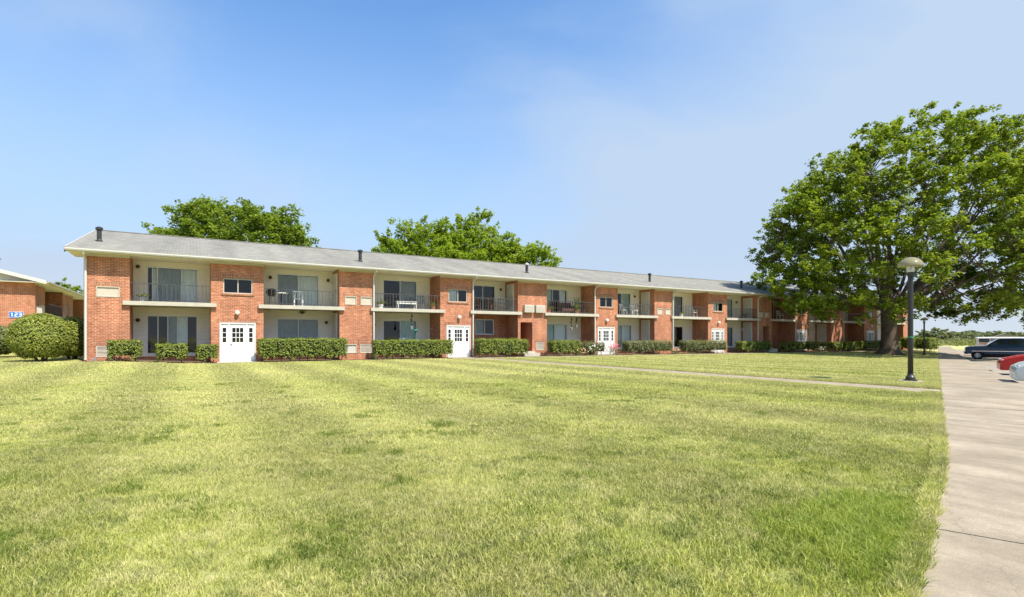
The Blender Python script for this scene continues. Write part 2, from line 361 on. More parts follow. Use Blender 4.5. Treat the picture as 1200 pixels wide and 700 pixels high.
# ------------------------------------------------------------------ ground shape
def ss(t): t = max(0., min(1., t)); return t*t*(3-2*t)
def g(X, Y):
    X = max(-40, min(X, 80))
    if X < 1: return .19*ss((.8-X)/4.5)*ss((Y-12)/16)
    return -max(0, X-18)*(.0135+(.004-.0135)*ss((Y-20)/11))
UA = Vector((.934, .357)).normalized(); UN = Vector((-UA.y, UA.x)); UO = Vector((14.86, 5.59))
def st(s, t): p = UO + UA*s + UN*t; return p.x, p.y
def to_st(x, y): d = Vector((x, y))-UO; return d.dot(UA), d.dot(UN)
SW = 1.62                                             # sidewalk width
LOT = (-45, 78, -1.76, -46)                           # s0, s1, t near, t far
def lot_in(s, t): return LOT[0] <= s <= LOT[1] and LOT[3] <= t <= -.25
def ground():
    S = sorted({-2500, -900, -300, -120, -60, LOT[0]-.02, LOT[0], LOT[1], LOT[1]+.02, 300, 900, 3000} | set(x*1.5 for x in range(-30, 87)))
    T = sorted({-3000, -900, -300, -120, LOT[3]-.02, LOT[3], -.25, -.23, 300, 900, 3000} | set(range(-44, 0, 4)) | set(x*2 for x in range(0, 40)) | {90, 120})
    v = []; f = []
    for s in S:
        for t in T:
            x, y = st(s, t); v.append((x, y, g(x, y) - (.4 if lot_in(s, t) else 0)))
    n = len(T)
    for i in range(len(S)-1):
        for j in range(n-1): f.append((i*n+j, (i+1)*n+j, (i+1)*n+j+1, i*n+j+1))
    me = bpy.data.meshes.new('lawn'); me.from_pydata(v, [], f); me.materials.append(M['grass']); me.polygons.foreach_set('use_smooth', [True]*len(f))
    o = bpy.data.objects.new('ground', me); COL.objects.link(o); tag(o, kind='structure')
    m = MB()
    S2 = [LOT[0]+i*(LOT[1]-LOT[0])/41 for i in range(42)]; T2 = [-1.6, -6, -12, -20, -30, -40, LOT[3]+.02]
    for i in range(41):
        for j in range(6):
            q = [(S2[i], T2[j+1]), (S2[i+1], T2[j+1]), (S2[i+1], T2[j]), (S2[i], T2[j])]
            m.face([(*st(*a), g(*st(*a))-.12) for a in q])
    tag(m.build('parking_lot', M['asphalt']), kind='structure')
ground()
# left edge of the sidewalk bends slightly to the lawn near the camera
def edge_l(s):
    return .17*ss((-8.2-s)/5.5)**1.0 + (.5*(max(0, -13-s))**2*.02)
def sidewalk():
    root = MB()
    base = MB(); L0 = -30; n = 62; step = 2.08; gap = .009
    for i in range(n):
        s0 = L0+i*step; s1 = s0+step
        q = [(s0, -SW), (s1, -SW), (s1, edge_l(s1)), (s0, edge_l(s0))]
        base.face([(*st(*a), g(*st(*a))+.006) for a in q])
    sw = tag(base.build('sidewalk', M['joint']), kind='structure')
    for i in range(n):
        s0 = L0+i*step+gap/2; s1 = L0+(i+1)*step-gap/2; m = MB(); k = 4; dz = random.uniform(-.003, .004)
        top = [(s0+(s1-s0)*j/k, -SW+.0) for j in range(k+1)] + [(s1+(s0-s1)*j/k, edge_l(s1+(s0-s1)*j/k)) for j in range(k+1)]
        P = [(*st(*a), g(*st(*a))+.026+dz) for a in top]; Q = [(x, y, z-.12) for x, y, z in P]
        m.face(P)
        for j in range(len(P)): m.face([P[j], Q[j], Q[(j+1) % len(P)], P[(j+1) % len(P)]])
        m.build('paving_slab', M['concrete'], sw)
    kb = MB()
    for i in range(40):
        s0 = -30+i*2.7; s1 = s0+2.69
        q = [(s0, -SW-.17), (s1, -SW-.17), (s1, -SW-.006), (s0, -SW-.006)]
        P = [(*st(*a), g(*st(*a))+.022) for a in q]; Q = [(x, y, z-.3) for x, y, z in P]
        m = MB(); m.face(P)
        for j in range(4): m.face([P[j], Q[j], Q[(j+1) % 4], P[(j+1) % 4]])
        m.build('kerb_stone', M['concrete'], sw)
sidewalk()
PATH_X = (14.85, 15.85); WALK_Y = (29.35, 30.35)
def paths():
    b = MB(); ys = [5.0+i*1.2 for i in range(21)]
    b.face([(PATH_X[0], 5, .004), (PATH_X[1], 5, .004), (PATH_X[1], 30.3, .004), (PATH_X[0], 30.3, .004)])
    pt = tag(b.build('footpath', M['joint']), kind='structure')
    for i, y in enumerate(ys):
        y1 = y+1.188
        lo = [(PATH_X[0], y), (PATH_X[1], y), (PATH_X[1], y1), (PATH_X[0], y1)]
        if i == 0:   # mitred against the sidewalk edge
            lo = [(PATH_X[0], 5.62), (PATH_X[1], 6.0), (PATH_X[1], y1), (PATH_X[0], y1)]
        m = MB(); P = [(a, c, .018) for a, c in lo]; Q = [(a, c, -.06) for a, c in lo]; m.face(P)
        for j in range(4): m.face([P[j], Q[j], Q[(j+1) % 4], P[(j+1) % 4]])
        m.build('paving_slab', M['concrete'], pt)
    m = MB(); m.face([(13.3, 29.0, .016), (PATH_X[0]-.01, 28.3, .016), (PATH_X[0]-.01, 30.2, .016), (15.9, 31.2, .016), (15.9, 31.86, .016), (13.9, 31.86, .016), (13.9, 30.6, .016)])
    m.build('paving_slab', M['concrete'], pt)
    b = MB()
    for i in range(36):
        x = 15.86+i*1.5
        P = [(x, WALK_Y[0]), (x+1.5, WALK_Y[0]), (x+1.5, WALK_Y[1]), (x, WALK_Y[1])]
        b.face([(a, c, g(a, c)+.005) for a, c in P])
    wk = tag(b.build('front_walk', M['joint']), kind='structure')
    for i in range(36):
        x = 15.86+i*1.5; lo = [(x+.006, WALK_Y[0]), (x+1.494, WALK_Y[0]), (x+1.494, WALK_Y[1]), (x+.006, WALK_Y[1])]
        m = MB(); P = [(a, c, g(a, c)+.02) for a, c in lo]; Q = [(a, c, z-.08) for a, c, z in P]; m.face(P)
        for j in range(4): m.face([P[j], Q[j], Q[(j+1) % 4], P[(j+1) % 4]])
        m.build('paving_slab', M['concrete'], wk)
    # bare bed between hedges and wall
    m = MB()
    for i in range(90):
        x = -4.6+i*.9; P = [(x, 30.4), (x+.9, 30.4), (x+.9, 33.6), (x, 33.6)]
        m.face([(a, c, g(a, c)+.012) for a, c in P])
    tag(m.build('planting_bed', M['soil']), kind='structure')
paths()

# ------------------------------------------------------------------ building generator (local frame: front plane y=0 facing -y)
DEEP = 1.75
def wall(m, x0, x1, z0, z1, y, holes, rev=.10, fill=None):
    """front face in the plane y with rectangular holes and their reveals"""
    xs = sorted({x0, x1} | {h[0] for h in holes} | {h[1] for h in holes}); zs = sorted({z0, z1} | {h[2] for h in holes} | {h[3] for h in holes})
    for i in range(len(xs)-1):
        for j in range(len(zs)-1):
            cx = (xs[i]+xs[i+1])/2; cz = (zs[j]+zs[j+1])/2
            if any(h[0] < cx < h[1] and h[2] < cz < h[3] for h in holes): continue
            m.face([(xs[i], y, zs[j]), (xs[i+1], y, zs[j]), (xs[i+1], y, zs[j+1]), (xs[i], y, zs[j+1])])
    for h in holes:
        d = h[4] if len(h) > 4 else rev; a, b, c, e = h[:4]
        m.face([(a, y, c), (a, y, e), (a, y+d, e), (a, y+d, c)]); m.face([(b, y, c), (b, y+d, c), (b, y+d, e), (b, y, e)])
        m.face([(a, y, e), (b, y, e), (b, y+d, e), (a, y+d, e)]); m.face([(a, y, c), (a, y+d, c), (b, y+d, c), (b, y, c)])
def frame_mb(x0, x1, z0, z1, y, w, d, muls=(), mw=None):
    m = MB(); mw = mw or w*.8
    m.box((x0, y, z0), (x0+w, y+d, z1)); m.box((x1-w, y, z0), (x1, y+d, z1))
    m.box((x0+w, y, z0), (x1-w, y+d, z0+w)); m.box((x0+w, y, z1-w), (x1-w, y+d, z1))
    for q in muls: m.box((q-mw/2, y+.004, z0+w), (q+mw/2, y+d-.004, z1-w))
    return m
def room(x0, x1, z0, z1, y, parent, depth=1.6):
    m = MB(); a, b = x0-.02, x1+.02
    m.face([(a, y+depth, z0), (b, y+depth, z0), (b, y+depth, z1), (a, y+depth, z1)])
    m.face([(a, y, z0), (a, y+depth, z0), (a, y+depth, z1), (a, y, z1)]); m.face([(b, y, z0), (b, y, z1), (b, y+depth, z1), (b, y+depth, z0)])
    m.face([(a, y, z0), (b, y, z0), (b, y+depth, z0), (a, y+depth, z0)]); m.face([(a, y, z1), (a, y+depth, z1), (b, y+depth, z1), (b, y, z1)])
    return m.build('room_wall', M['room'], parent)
CUR = {'g': 'curtain_grey', 'p': 'curtain_pale', 'n': 'curtain_green'}
def glazing(root, kind, x0, x1, z0, z1, y, panes, fw=.07, fmat='door_white'):
    """a framed window or sliding door; panes is a string, one letter per pane: d dark, g grey / p pale / n green curtain behind"""
    n = len(panes); wt = [p[1] for p in panes] if isinstance(panes, list) else [1]*n
    panes = [p[0] for p in panes]; tot = x1-x0-2*fw; ed = [x0+fw+tot*sum(wt[:i])/sum(wt) for i in range(n+1)]; muls = ed[1:-1]
    fr = frame_mb(x0, x1, z0, z1, y+.03, fw, .07, muls, .045).build(kind, M[fmat], root)
    room(x0, x1, z0, z1, y+.12, fr)
    for i, c in enumerate(panes):
        a = ed[i]+(.022 if i else 0); b = ed[i+1]-(.022 if i < n-1 else 0)
        m = MB(); m.face([(a, y+.065, z0+fw), (b, y+.065, z0+fw), (b, y+.065, z1-fw), (a, y+.065, z1-fw)])
        m.build('pane', M['glass'], fr)
        if c in CUR:   # pleated curtain or vertical blind hung just inside
            m = MB(); k = max(3, int((b-a)/.09)); zt = z1-fw-.01; pts = []
            for j in range(k+1):
                pts.append((a+(b-a)*j/k, y+.17+(.035 if j % 2 else 0)))
            for j in range(k):
                (xa, ya), (xb, yb) = pts[j], pts[j+1]
                m.face([(xa, ya, z0+fw*.6), (xb, yb, z0+fw*.6), (xb, yb, zt), (xa, ya, zt)])
            m.build('curtain', M[CUR[c]], fr)
    return fr
def louver(root, name, x0, x1, z0, z1, y, m_='louver', proud=.02, n=7):
    f = frame_mb(x0, x1, z0, z1, y-proud, .035, proud+.06).build(name, M['louver_pale'], root)
    m = MB(); h = (z1-z0-.07)/n
    m.box((x0+.035, y+.05, z0+.035), (x1-.035, y+.06, z1-.035))
    for i in range(n):
        z = z0+.035+h*i
        m.face([(x0+.035, y-proud+.012, z+.004), (x1-.035, y-proud+.012, z+.004), (x1-.035, y+.045, z+h), (x0+.035, y+.045, z+h)])
    s = m.build('louver_slats', M[m_], f)
def soldier(root, x0, x1, z, y=0, h=.215):
    MB().box((x0-.11, y-.012, z), (x1+.11, y+.03, z+h)).build('brick_lintel', M['brick_soldier'], root)
def wall_lamp(root, x, z, y, kind):
    m = MB()
    if kind == 'globe':
        b = MB().box((x-.05, y-.03, z-.02), (x+.05, y, z+.12)).build('wall_lamp', M['white'], root)
        m.lathe([(.03, .10), (.09, .07), (.115, 0), (.10, -.07), (.05, -.12), (.0, -.13)], (x, y-.13, z), 12); m.build('lamp_globe', M['lampglass'], b, smooth=True)
    else:
        b = MB().lathe([(.0, .1), (.07, .08), (.1, .0), (.07, -.08), (0, -.1)], (x, y-.09, z), 12).box((x-.04, y-.05, z-.05), (x+.04, y, z+.05)).build('wall_lamp', M['bronze'], root)
def entrance(root, x0, x1, z0, z1, y=0):
    """white door with nine-pane light between two three-pane sidelights"""
    w = x1-x0; sl = w*.235; d = M['door_white']
    fr = MB(); fw = .05
    fr.box((x0, y-.03, z0), (x0+fw, y+.08, z1)); fr.box((x1-fw, y-.03, z0), (x1, y+.08, z1)); fr.box((x0+fw, y-.03, z1-.06), (x1-fw, y+.08, z1))
    fr.box((x0+sl, y-.02, z0), (x0+sl+.06, y+.08, z1-.06)); fr.box((x1-sl-.06, y-.02, z0), (x1-sl, y+.08, z1-.06))
    e = fr.build('entrance_door', d, root)
    H = z1-z0
    def leaf(nm, a, b, gx0, gx1, gz0, gz1, nx, nz, lower):
        m = MB(); zt = z1-.06
        hs = [(gx0, gx1, gz0, gz1)]
        wall(m, a, b, z0, zt, y+.02, hs, .045)
        # raised lower panels
        for (p0, p1, q0, q1) in lower: m.box((p0, y+.006, q0), (p1, y+.02, q1)); m.box((p0+.05, y-.004, q0+.05), (p1-.05, y+.006, q1-.05))
        o = m.build(nm, d, e)
        cw = (gx1-gx0)/nx; ch = (gz1-gz0)/nz
        for i in range(1, nx): MB().box((gx0+cw*i-.016, y+.02, gz0), (gx0+cw*i+.016, y+.05, gz1)).build('glazing_bar', d, e)
        for j in range(1, nz): MB().box((gx0, y+.018, gz0+ch*j-.016), (gx1, y+.052, gz0+ch*j+.016)).build('glazing_bar', d, e)
        for i in range(nx):
            for j in range(nz):
                a_, b_ = gx0+cw*i, gx0+cw*(i+1); c_, e_ = gz0+ch*j, gz0+ch*(j+1)
                q = MB(); q.face([(a_, y+.055, c_), (b_, y+.055, c_), (b_, y+.055, e_), (a_, y+.055, e_)]); q.build('pane', M['glass'], e)
    g0, g1 = z0+H*.50, z0+H*.87
    a, b = x0+sl+.06, x1-sl-.06
    mid = (a+b)/2
    leaf('door_leaf', a, b, a+.13, b-.13, g0, g1, 3, 3, [(a+.12, mid-.04, z0+.18, z0+H*.42), (mid+.04, b-.12, z0+.18, z0+H*.42)])
    for a, b in ((x0+fw, x0+sl), (x1-sl, x1-fw)):
        leaf('sidelight', a, b, a+.09, b-.09, g0, g1, 1, 3, [(a+.07, b-.07, z0+.18, z0+H*.42)])
    room(x0+.05, x1-.05, z0, z1, y+.09, e, 1.2)
    k = MB().lathe([(.0, -.03), (.028, -.02), (.034, 0), (.02, .02), (.012, .04)], (0, 0, 0), 10)
    k = k.build('door_handle', M['bronze'], e); k.location = (x0+sl+.06+.08, y-.02, z0+H*.45); k.rotation_euler = (R(90), 0, 0)
    MB().box((x0-.06, y-.08, z0-.10), (x1+.06, y-.03, z0-.005)).build('threshold', M['slab_paint'], e)
TOP = 5.28; FL2 = 3.08
def block(root, x0, x1, spec, rec_l=True, rec_r=True, zb=-.55):
    """projecting brick bay with its side faces"""
    m = MB(); holes = []
    for k, *a in spec:
        if k in ('win', 'vent', 'panel'): holes.append((a[0], a[1], a[2], a[3], .1))
        if k == 'door': holes.append((a[0], a[1], a[2], a[3], .09))
        if k == 'passage': holes.append((a[0], a[1], a[2], a[3], 1.5))
    wall(m, x0, x1, zb, TOP, 0, holes)
    m.face([(x0, 0, zb), (x0, 0, TOP), (x0, DEEP+.05, TOP), (x0, DEEP+.05, zb)])
    m.face([(x1, 0, zb), (x1, DEEP+.05, zb), (x1, DEEP+.05, TOP), (x1, 0, TOP)])
    o = m.build('brick_bay', M['brick'], root)
    # frieze board under the eave
    MB().box((x0-.03, -.05, TOP-.13), (x1+.03, -.004, TOP)).build('frieze_board', M['trim'], root)
    for k, *a in spec:
        if k == 'win':
            glazing(root, 'window', *a[:4], 0, a[4], fw=.055, fmat='trim')
            MB().box((a[0]-.08, -.05, a[2]-.09), (a[1]+.08, -.003, a[2]-.002)).build('window_sill', M['brick_soldier'], root); soldier(root, a[0], a[1], a[3])
        if k == 'vent': louver(root, 'vent_grille', *a[:4], .02, a[4], proud=.03); soldier(root, a[0], a[1], a[3])
        if k == 'panel':
            f = frame_mb(*a[:4], -.02, .04, .08).build('vent_panel', M['trim'], root)
            MB().box((a[0]+.04, .03, a[2]+.04), (a[1]-.04, .05, a[3]-.04)).build('panel_board', M[a[4]], f); soldier(root, a[0], a[1], a[3])
        if k == 'ac':
            b = MB().box((a[0], -.26, a[2]), (a[1], -.002, a[3])).build('air_conditioner', M['louver_pale'], root, bevel=.015)
            gm = MB()
            for i in range(8): z = a[2]+.06+i*(a[3]-a[2]-.12)/8; gm.box((a[0]+.05, -.268, z), (a[1]-.05, -.261, z+.03))
            gm.build('grille', M['louver'], b)
        if k == 'door': entrance(root, *a[:4]); soldier(root, a[0], a[1], a[3])
        if k == 'passage':
            MB().box((a[0]-.02, 1.49, a[2]), (a[1]+.02, 1.52, a[3])).build('passage_wall', M['brick_dark'], root)
            MB().box((a[0]-.15, -.75, -.3), (a[1]+.15, -.003, a[2]-.12)).box((a[0], -.35, a[2]-.12), (a[1], 1.48, a[2]-.003)).build('stoop_step', M['slab_paint'], root)
        if k == 'globe': wall_lamp(root, a[0], a[1], 0, 'globe')
def recess(root, x0, x1, up, lo, brick_lo=False, lamps=(), closet=(False, False), base=.32, zb=-.55, bal=True, rail=True, upbrick=False):
    y = DEEP; m = MB(); hol = []
    if up: hol.append((*up[:4],))
    if lo: hol.append((*lo[:4],))
    hu = [h for h in hol if h[2] > 2.9]; hl = [h for h in hol if h[2] < 2.9]
    wall(m, x0, x1, 2.95, TOP, y, hu); m.build('recess_wall', M['brick_dark' if upbrick else 'siding'], root)
    m = MB()
    if brick_lo:
        wall(m, x0, x1, zb, 2.95, y, hl); m.build('recess_wall', M['brick'], root)
    else:
        hb = [(h[0], h[1], max(h[2], base), h[3]) for h in hl]
        wall(m, x0, x1, base, 2.95, y, hb); m.build('recess_wall', M['siding'], root)
        MB().box((x0+.003, y-.02, zb), (x1-.003, y+.1, base)).build('brick_footing', M['brick'], root)
    if up: glazing(root, 'sliding_door', *up[:4], y, up[4]); 
    if lo: glazing(root, 'window' if brick_lo else 'sliding_door', *lo[:4], y, lo[4])
    for x, z in lamps: wall_lamp(root, x, z, y, 'bronze')
    for i, (on, z0, z1) in enumerate(((closet[0], FL2+.02, TOP-.2), (closet[1], .12, 2.75))):
        if on:   # storage closet door in the return wall at x1, facing -x
            d = MB().box((x1-.05, y-1.22, z0), (x1-.002, y-.25, z1)).build('closet_door', M['door_white'], root)
            MB().box((x1-.062, y-1.17, z0+.04), (x1-.05, y-.30, z1-.05)).build('door_leaf', M['white'], d)
            MB().lathe([(.0, 0), (.03, .01), (.03, .05), (0, .06)], (x1-.09, y-1.08, z0+.95), 8).build('door_handle', M['bronze'], d)
    if not bal: return
    b = MB().box((x0+.002, -.02, FL2-.2), (x1-.002, y-.002, FL2)).box((x0-.26, -.17, FL2-.2), (x1+.26, -.021, FL2))
    bo = b.build('balcony', M['slab_paint'], root)
    if rail:
        yr = .03
        r = MB().box((x0+.01, yr-.02, FL2+.86), (x1-.01, yr+.02, FL2+.895)).build('hand_rail', M['rail'], bo)
        MB().box((x0+.01, yr-.014, FL2+.08), (x1-.01, yr+.014, FL2+.105)).build('bottom_rail', M['rail'], bo)
        n = max(2, int(round((x1-x0)/.19)))
        global BAL
        for i in range(1, n):
            x = x0+(x1-x0)*i/n
            big = (i % 6 == 0)
            if BAL is None: BAL = MB().box((-.011, -.011, .0), (.011, .011, .78)).build('baluster', M['rail'], bo); BAL.location = (x, yr, FL2+.1)
            else: share('baluster', BAL, bo, (x, yr, FL2+.1), 0, (1.6, 1.6, 1) if big else None)
BAL = None
def roof(root, xl, xr, ridge_y=8.4, ridge_z=7.72, eave_y=-.58, eave_z=5.43, back=17.4, x_wall0=0, x_wall1=0, over=.1):
    m = MB(); t = .1
    sl = (ridge_z-eave_z)/(ridge_y-eave_y); by = ridge_y+(ridge_y-eave_y)
    for dz, fl in ((0, False),):
        A = [(xl, eave_y, eave_z), (xr, eave_y, eave_z), (xr, ridge_y, ridge_z), (xl, ridge_y, ridge_z)]
        B = [(xl, ridge_y, ridge_z), (xr, ridge_y, ridge_z), (xr, by, eave_z), (xl, by, eave_z)]
        for q in (A, B):
            m.face(q); m.face([(x, y, z-t) for x, y, z in q][::-1])
    for x in (xl, xr):
        m.face([(x, eave_y, eave_z-t), (x, eave_y, eave_z), (x, ridge_y, ridge_z), (x, ridge_y, ridge_z-t)])
        m.face([(x, by, eave_z-t), (x, by, eave_z), (x, ridge_y, ridge_z), (x, ridge_y, ridge_z-t)])
    m.face([(xl, eave_y, eave_z-t), (xr, eave_y, eave_z-t), (xr, eave_y, eave_z), (xl, eave_y, eave_z)])
    r = m.build('roof', M['shingle'], root)
    # ridge caps
    MB().box((xl, ridge_y-.12, ridge_z-.01), (xr, ridge_y+.12, ridge_z+.03)).build('ridge_cap', M['shingle'], r)
    # soffit, fascia, gutter
    MB().box((xl+.02, eave_y+.03, TOP+.004), (xr-.02, DEEP+.15, TOP+.03)).build('soffit', M['soffit'], root)
    MB().box((xl+.01, eave_y-.0, TOP-.02), (xr-.01, eave_y+.028, eave_z-t-.003)).build('fascia', M['trim'], root)
    gm = MB(); gy = eave_y-.125; z0, z1 = eave_z-.15, eave_z-.035
    prof = [(eave_y-.004, z1-.0), (eave_y-.004, z0), (gy+.02, z0), (gy-.01, z0+.06), (gy-.01, z1), (gy+.008, z1), (gy+.012, z0+.07), (eave_y-.02, z0+.02), (eave_y-.02, z1)]
    n = len(prof)
    for i in range(n):
        (y0, a), (y1, b) = prof[i], prof[(i+1) % n]
        gm.face([(xl, y0, a), (xl, y1, b), (xr, y1, b), (xr, y0, a)])
    gm.face([(xl, *p) for p in prof]); gm.face([(xr, *p) for p in prof][::-1])
    gm.build('gutter', M['white'], root)
    # barge boards on both gables
    for x, s in ((xl, -1), (xr, 1)):
        b = MB(); x2 = x+s*.03
        for (ya, za), (yb, zb_) in (((eave_y, eave_z), (ridge_y, ridge_z)), ((ridge_y, ridge_z), (by, eave_z))):
            P = [(ya, za-.24), (yb, zb_-.24), (yb, zb_+.02), (ya, za+.02)]
            b.face([(x2, *p) for p in P]); b.face([(x, *p) for p in P][::-1])
            b.face([(x, *P[2]), (x2, *P[2]), (x2, *P[3]), (x, *P[3])]); b.face([(x, *P[0]), (x2, *P[0]), (x2, *P[1]), (x, *P[1])])
        b.build('barge_board', M['white'], root)
    return sl, ridge_y, ridge_z, eave_y, eave_z
def gable_wall(root, x, face_dir, ridge_y=8.4, ridge_z=7.62, eave_y=-.5, mat_lo='brick', zb=-.55, yback=17):
    m = MB(); m.face([(x, DEEP+.05, zb), (x, yback, zb), (x, yback, TOP+.02), (x, DEEP+.05, TOP+.02)]); m.build('gable_wall', M[mat_lo], root)
    sl = (ridge_z-5.33)/(ridge_y-eave_y)
    m = MB(); d = face_dir*.02
    m.face([(x+d, -.45, TOP+.03), (x+d, yback+.2, TOP+.03), (x+d, ridge_y, ridge_z-.02)])
    m.face([(x, -.45, TOP+.03), (x+d, -.45, TOP+.03), (x+d, yback+.2, TOP+.03), (x, yback+.2, TOP+.03)])
    m.build('gable_siding', M['white'], root)
def downspout(root, x, z0=-.05, y=-.03):
    e = -.58
    m = MB(); w = .05
    m.tube([(x, e-.03, 5.3), (x, e-.02, 5.2), (x, y-.06, 4.98), (x, y-.06, 4.8), (x, y-.06, z0+.12), (x, y-.16, z0+.05)], .052, 6)
    m.build('downspout', M['white'], root)
def roof_vent(root, x, y, sl, rz, ry, cap='iron', h=.62):
    z = rz-sl*(ry-y)
    v = MB().lathe([(.16, -.1), (.16, .02), (.12, .05), (.105, .08), (.105, h)], (x, y, z), 12).build('roof_vent', M['iron'], root, smooth=False)
    MB().lathe([(.12, h-.05), (.16, h-.02), (.16, h+.08), (.05, h+.13), (0, h+.13)], (x, y, z), 12).build('vent_cap', M[cap], v)

# ---- the long apartment building
FY = 31.9
bld = empty('apartment_building', (0, FY, 0), 0, 'long two-storey red brick apartment building with recessed balconies and grey shingle roof', 'apartment building')
X1 = [(-4.42, -2.66), (.78, 3.28), (7.3, 9.35), (13.6, 15.95), (19.42, 21.87), (26.3, 28.57), (32.55, 34.66), (39.08, 41.64), (46.0, 48.25), (52.0, 54.45), (58.65, 60.85), (65.3, 68.05), (74.4, 76.0)]
def dr(x): return ('door', x, x+1.7, .02, 2.08)
specs = [
 [('panel', -3.95, -3.05, 3.24, 3.74, 'louver'), ('vent', -3.95, -3.3, .38, .9, 'louver')],
 [dr(1.18), ('win', 1.34, 2.74, 3.62, 4.42, 'dd'), ('globe', 2.0, 2.62)],
 [('panel', 7.6, 8.28, 3.22, 3.72, 'louver'), ('panel', 8.52, 9.2, 3.22, 3.72, 'louver'), ('panel', 7.6, 8.3, .38, .9, 'louver_pale'), ('vent', 8.5, 9.2, .38, .9, 'louver')],
 [dr(14.03), ('win', 14.18, 15.52, 3.60, 4.44, 'pd'), ('globe', 14.9, 2.62)],
 [('ac', 19.84, 20.62, 3.05, 3.58), ('ac', 20.78, 21.56, 3.05, 3.58), ('passage', 19.63, 20.62, .34, 2.37), ('vent', 20.95, 21.6, .42, .95, 'louver')],
 [dr(26.55), ('win', 26.75, 28.05, 3.62, 4.42, 'dd'), ('globe', 27.4, 2.62)],
 [('panel', 32.85, 33.5, 3.2, 3.7, 'louver'), ('panel', 33.8, 34.45, 3.2, 3.7, 'louver'), ('vent', 32.9, 33.5, .38, .9, 'louver')],
 [dr(39.5), ('win', 39.75, 41.1, 3.62, 4.42, 'pd'), ('globe', 40.4, 2.62)],
 [('panel', 46.2, 46.85, 3.2, 3.7, 'louver'), ('panel', 47.1, 47.75, 3.2, 3.7, 'louver'), ('passage', 46.9, 47.9, .34, 2.37)],
 [dr(52.35), ('win', 52.6, 53.9, 3.62, 4.42, 'dd'), ('globe', 53.2, 2.62)],
 [('panel', 58.9, 59.5, 3.2, 3.7, 'louver'), ('vent', 59.7, 60.3, .38, .9, 'louver')],
 [dr(65.8), ('win', 66.0, 67.4, 3.62, 4.42, 'dp'), ('globe', 66.65, 2.62)],
 [('panel', 74.8, 75.4, 3.2, 3.7, 'louver')],
]
for (a, b), s in zip(X1, specs): block(bld, a, b, s)
recs = [   # upper opening, lower opening, lower wall of brick, wall lamps, closets (upper, lower)
 ((-2.1, .24, FL2+.06, 5.02, [('d', .35), ('p', .4), ('g', 1.9), ('p', 1.25)]), (-2.1, .22, .42, 2.48, 'ddgpd'), False, [(-2.45, 4.95), (-2.45, 2.2)], (False, False)),  # rightmost upper pane: pale curtain stands in for a bright reflection
 ((4.15, 6.5, FL2+.06, 5.02, 'gp'), (4.15, 6.5, .42, 2.42, 'gg'), False, [(3.8, 4.75), (7.0, 4.75), (6.9, 2.2)], (True, True)),
 ((10.4, 12.7, FL2+.06, 5.02, 'dg'), (10.4, 12.7, .42, 2.42, 'dn'), False, [(9.8, 2.1)], (False, False)),
 ((16.6, 18.6, FL2+.06, 5.0, 'dd'), (17.0, 18.5, 1.5, 2.6, 'gd'), True, [(19.0, 4.75)], (True, False)),
 ((22.9, 25.0, FL2+.06, 5.0, 'ndp'), (22.6, 25.0, .42, 2.35, 'np'), False, [], (False, False)),
 ((29.6, 31.6, FL2+.06, 5.0, 'dn'), (29.6, 31.7, .42, 2.35, 'np'), False, [(31.95, 4.75)], (True, True)),
 ((35.7, 37.9, FL2+.06, 5.0, 'pg'), (35.7, 37.9, .42, 2.3, 'nd'), False, [], (False, False)),
 ((42.8, 44.8, FL2+.06, 5.0, 'gn'), (42.8, 44.8, .42, 2.3, 'dg'), False, [(45.2, 4.7)], (True, True)),
 ((49.3, 51.3, FL2+.06, 5.0, 'dd'), (49.4, 50.9, 1.5, 2.5, 'dd'), True, [], (False, False)),
 ((55.4, 57.6, FL2+.06, 5.0, 'dg'), (55.4, 57.6, .42, 2.3, 'gp'), False, [], (True, True)),
 ((61.8, 63.9, FL2+.06, 5.0, 'dp'), None, True, [], (False, False)),
 ((69.4, 71.8, FL2+.06, 5.0, 'pp'), (69.4, 71.8, .42, 2.3, 'dp'), False, [], (False, False)),
]
for i, r in enumerate(recs):
    recess(bld, X1[i][1], X1[i+1][0], r[0], r[1], r[2], r[3], r[4], upbrick=(i in (8,)))
SL, RY, RZ, EY, EZ = roof(bld, -5.02, 76.7)
gable_wall(bld, -4.42, -1); gable_wall(bld, 76.0, 1)
MB().box((-4.40, 16.98, -.5), (75.98, 17.0, TOP)).build('rear_wall', M['brick'], bld)
for x in (-4.34, 9.28, 15.9, 26.22, 34.6, 46.0, 52.02, 60.9, 68.0): downspout(bld, x, g(x, 31.5), y=-.03)
for x, y, c in ((-4.15, 2.6, 'iron'), (9.0, 1.9, 'iron'), (21.6, 2.3, 'louver_pale'), (34.4, 2.4, 'iron'), (47.2, 2.6, 'iron')): roof_vent(bld, x, y, SL, RZ, RY, c)
MB().box((1.05, -.95, -.3), (3.05, -.09, .03)).build('door_step', M['slab_paint'], bld)
# electrical box and conduit by the first bay
MB().box((-4.05, -.10, .15), (-3.93, -.002, .35)).build('meter_box', M['greyplast'], bld)

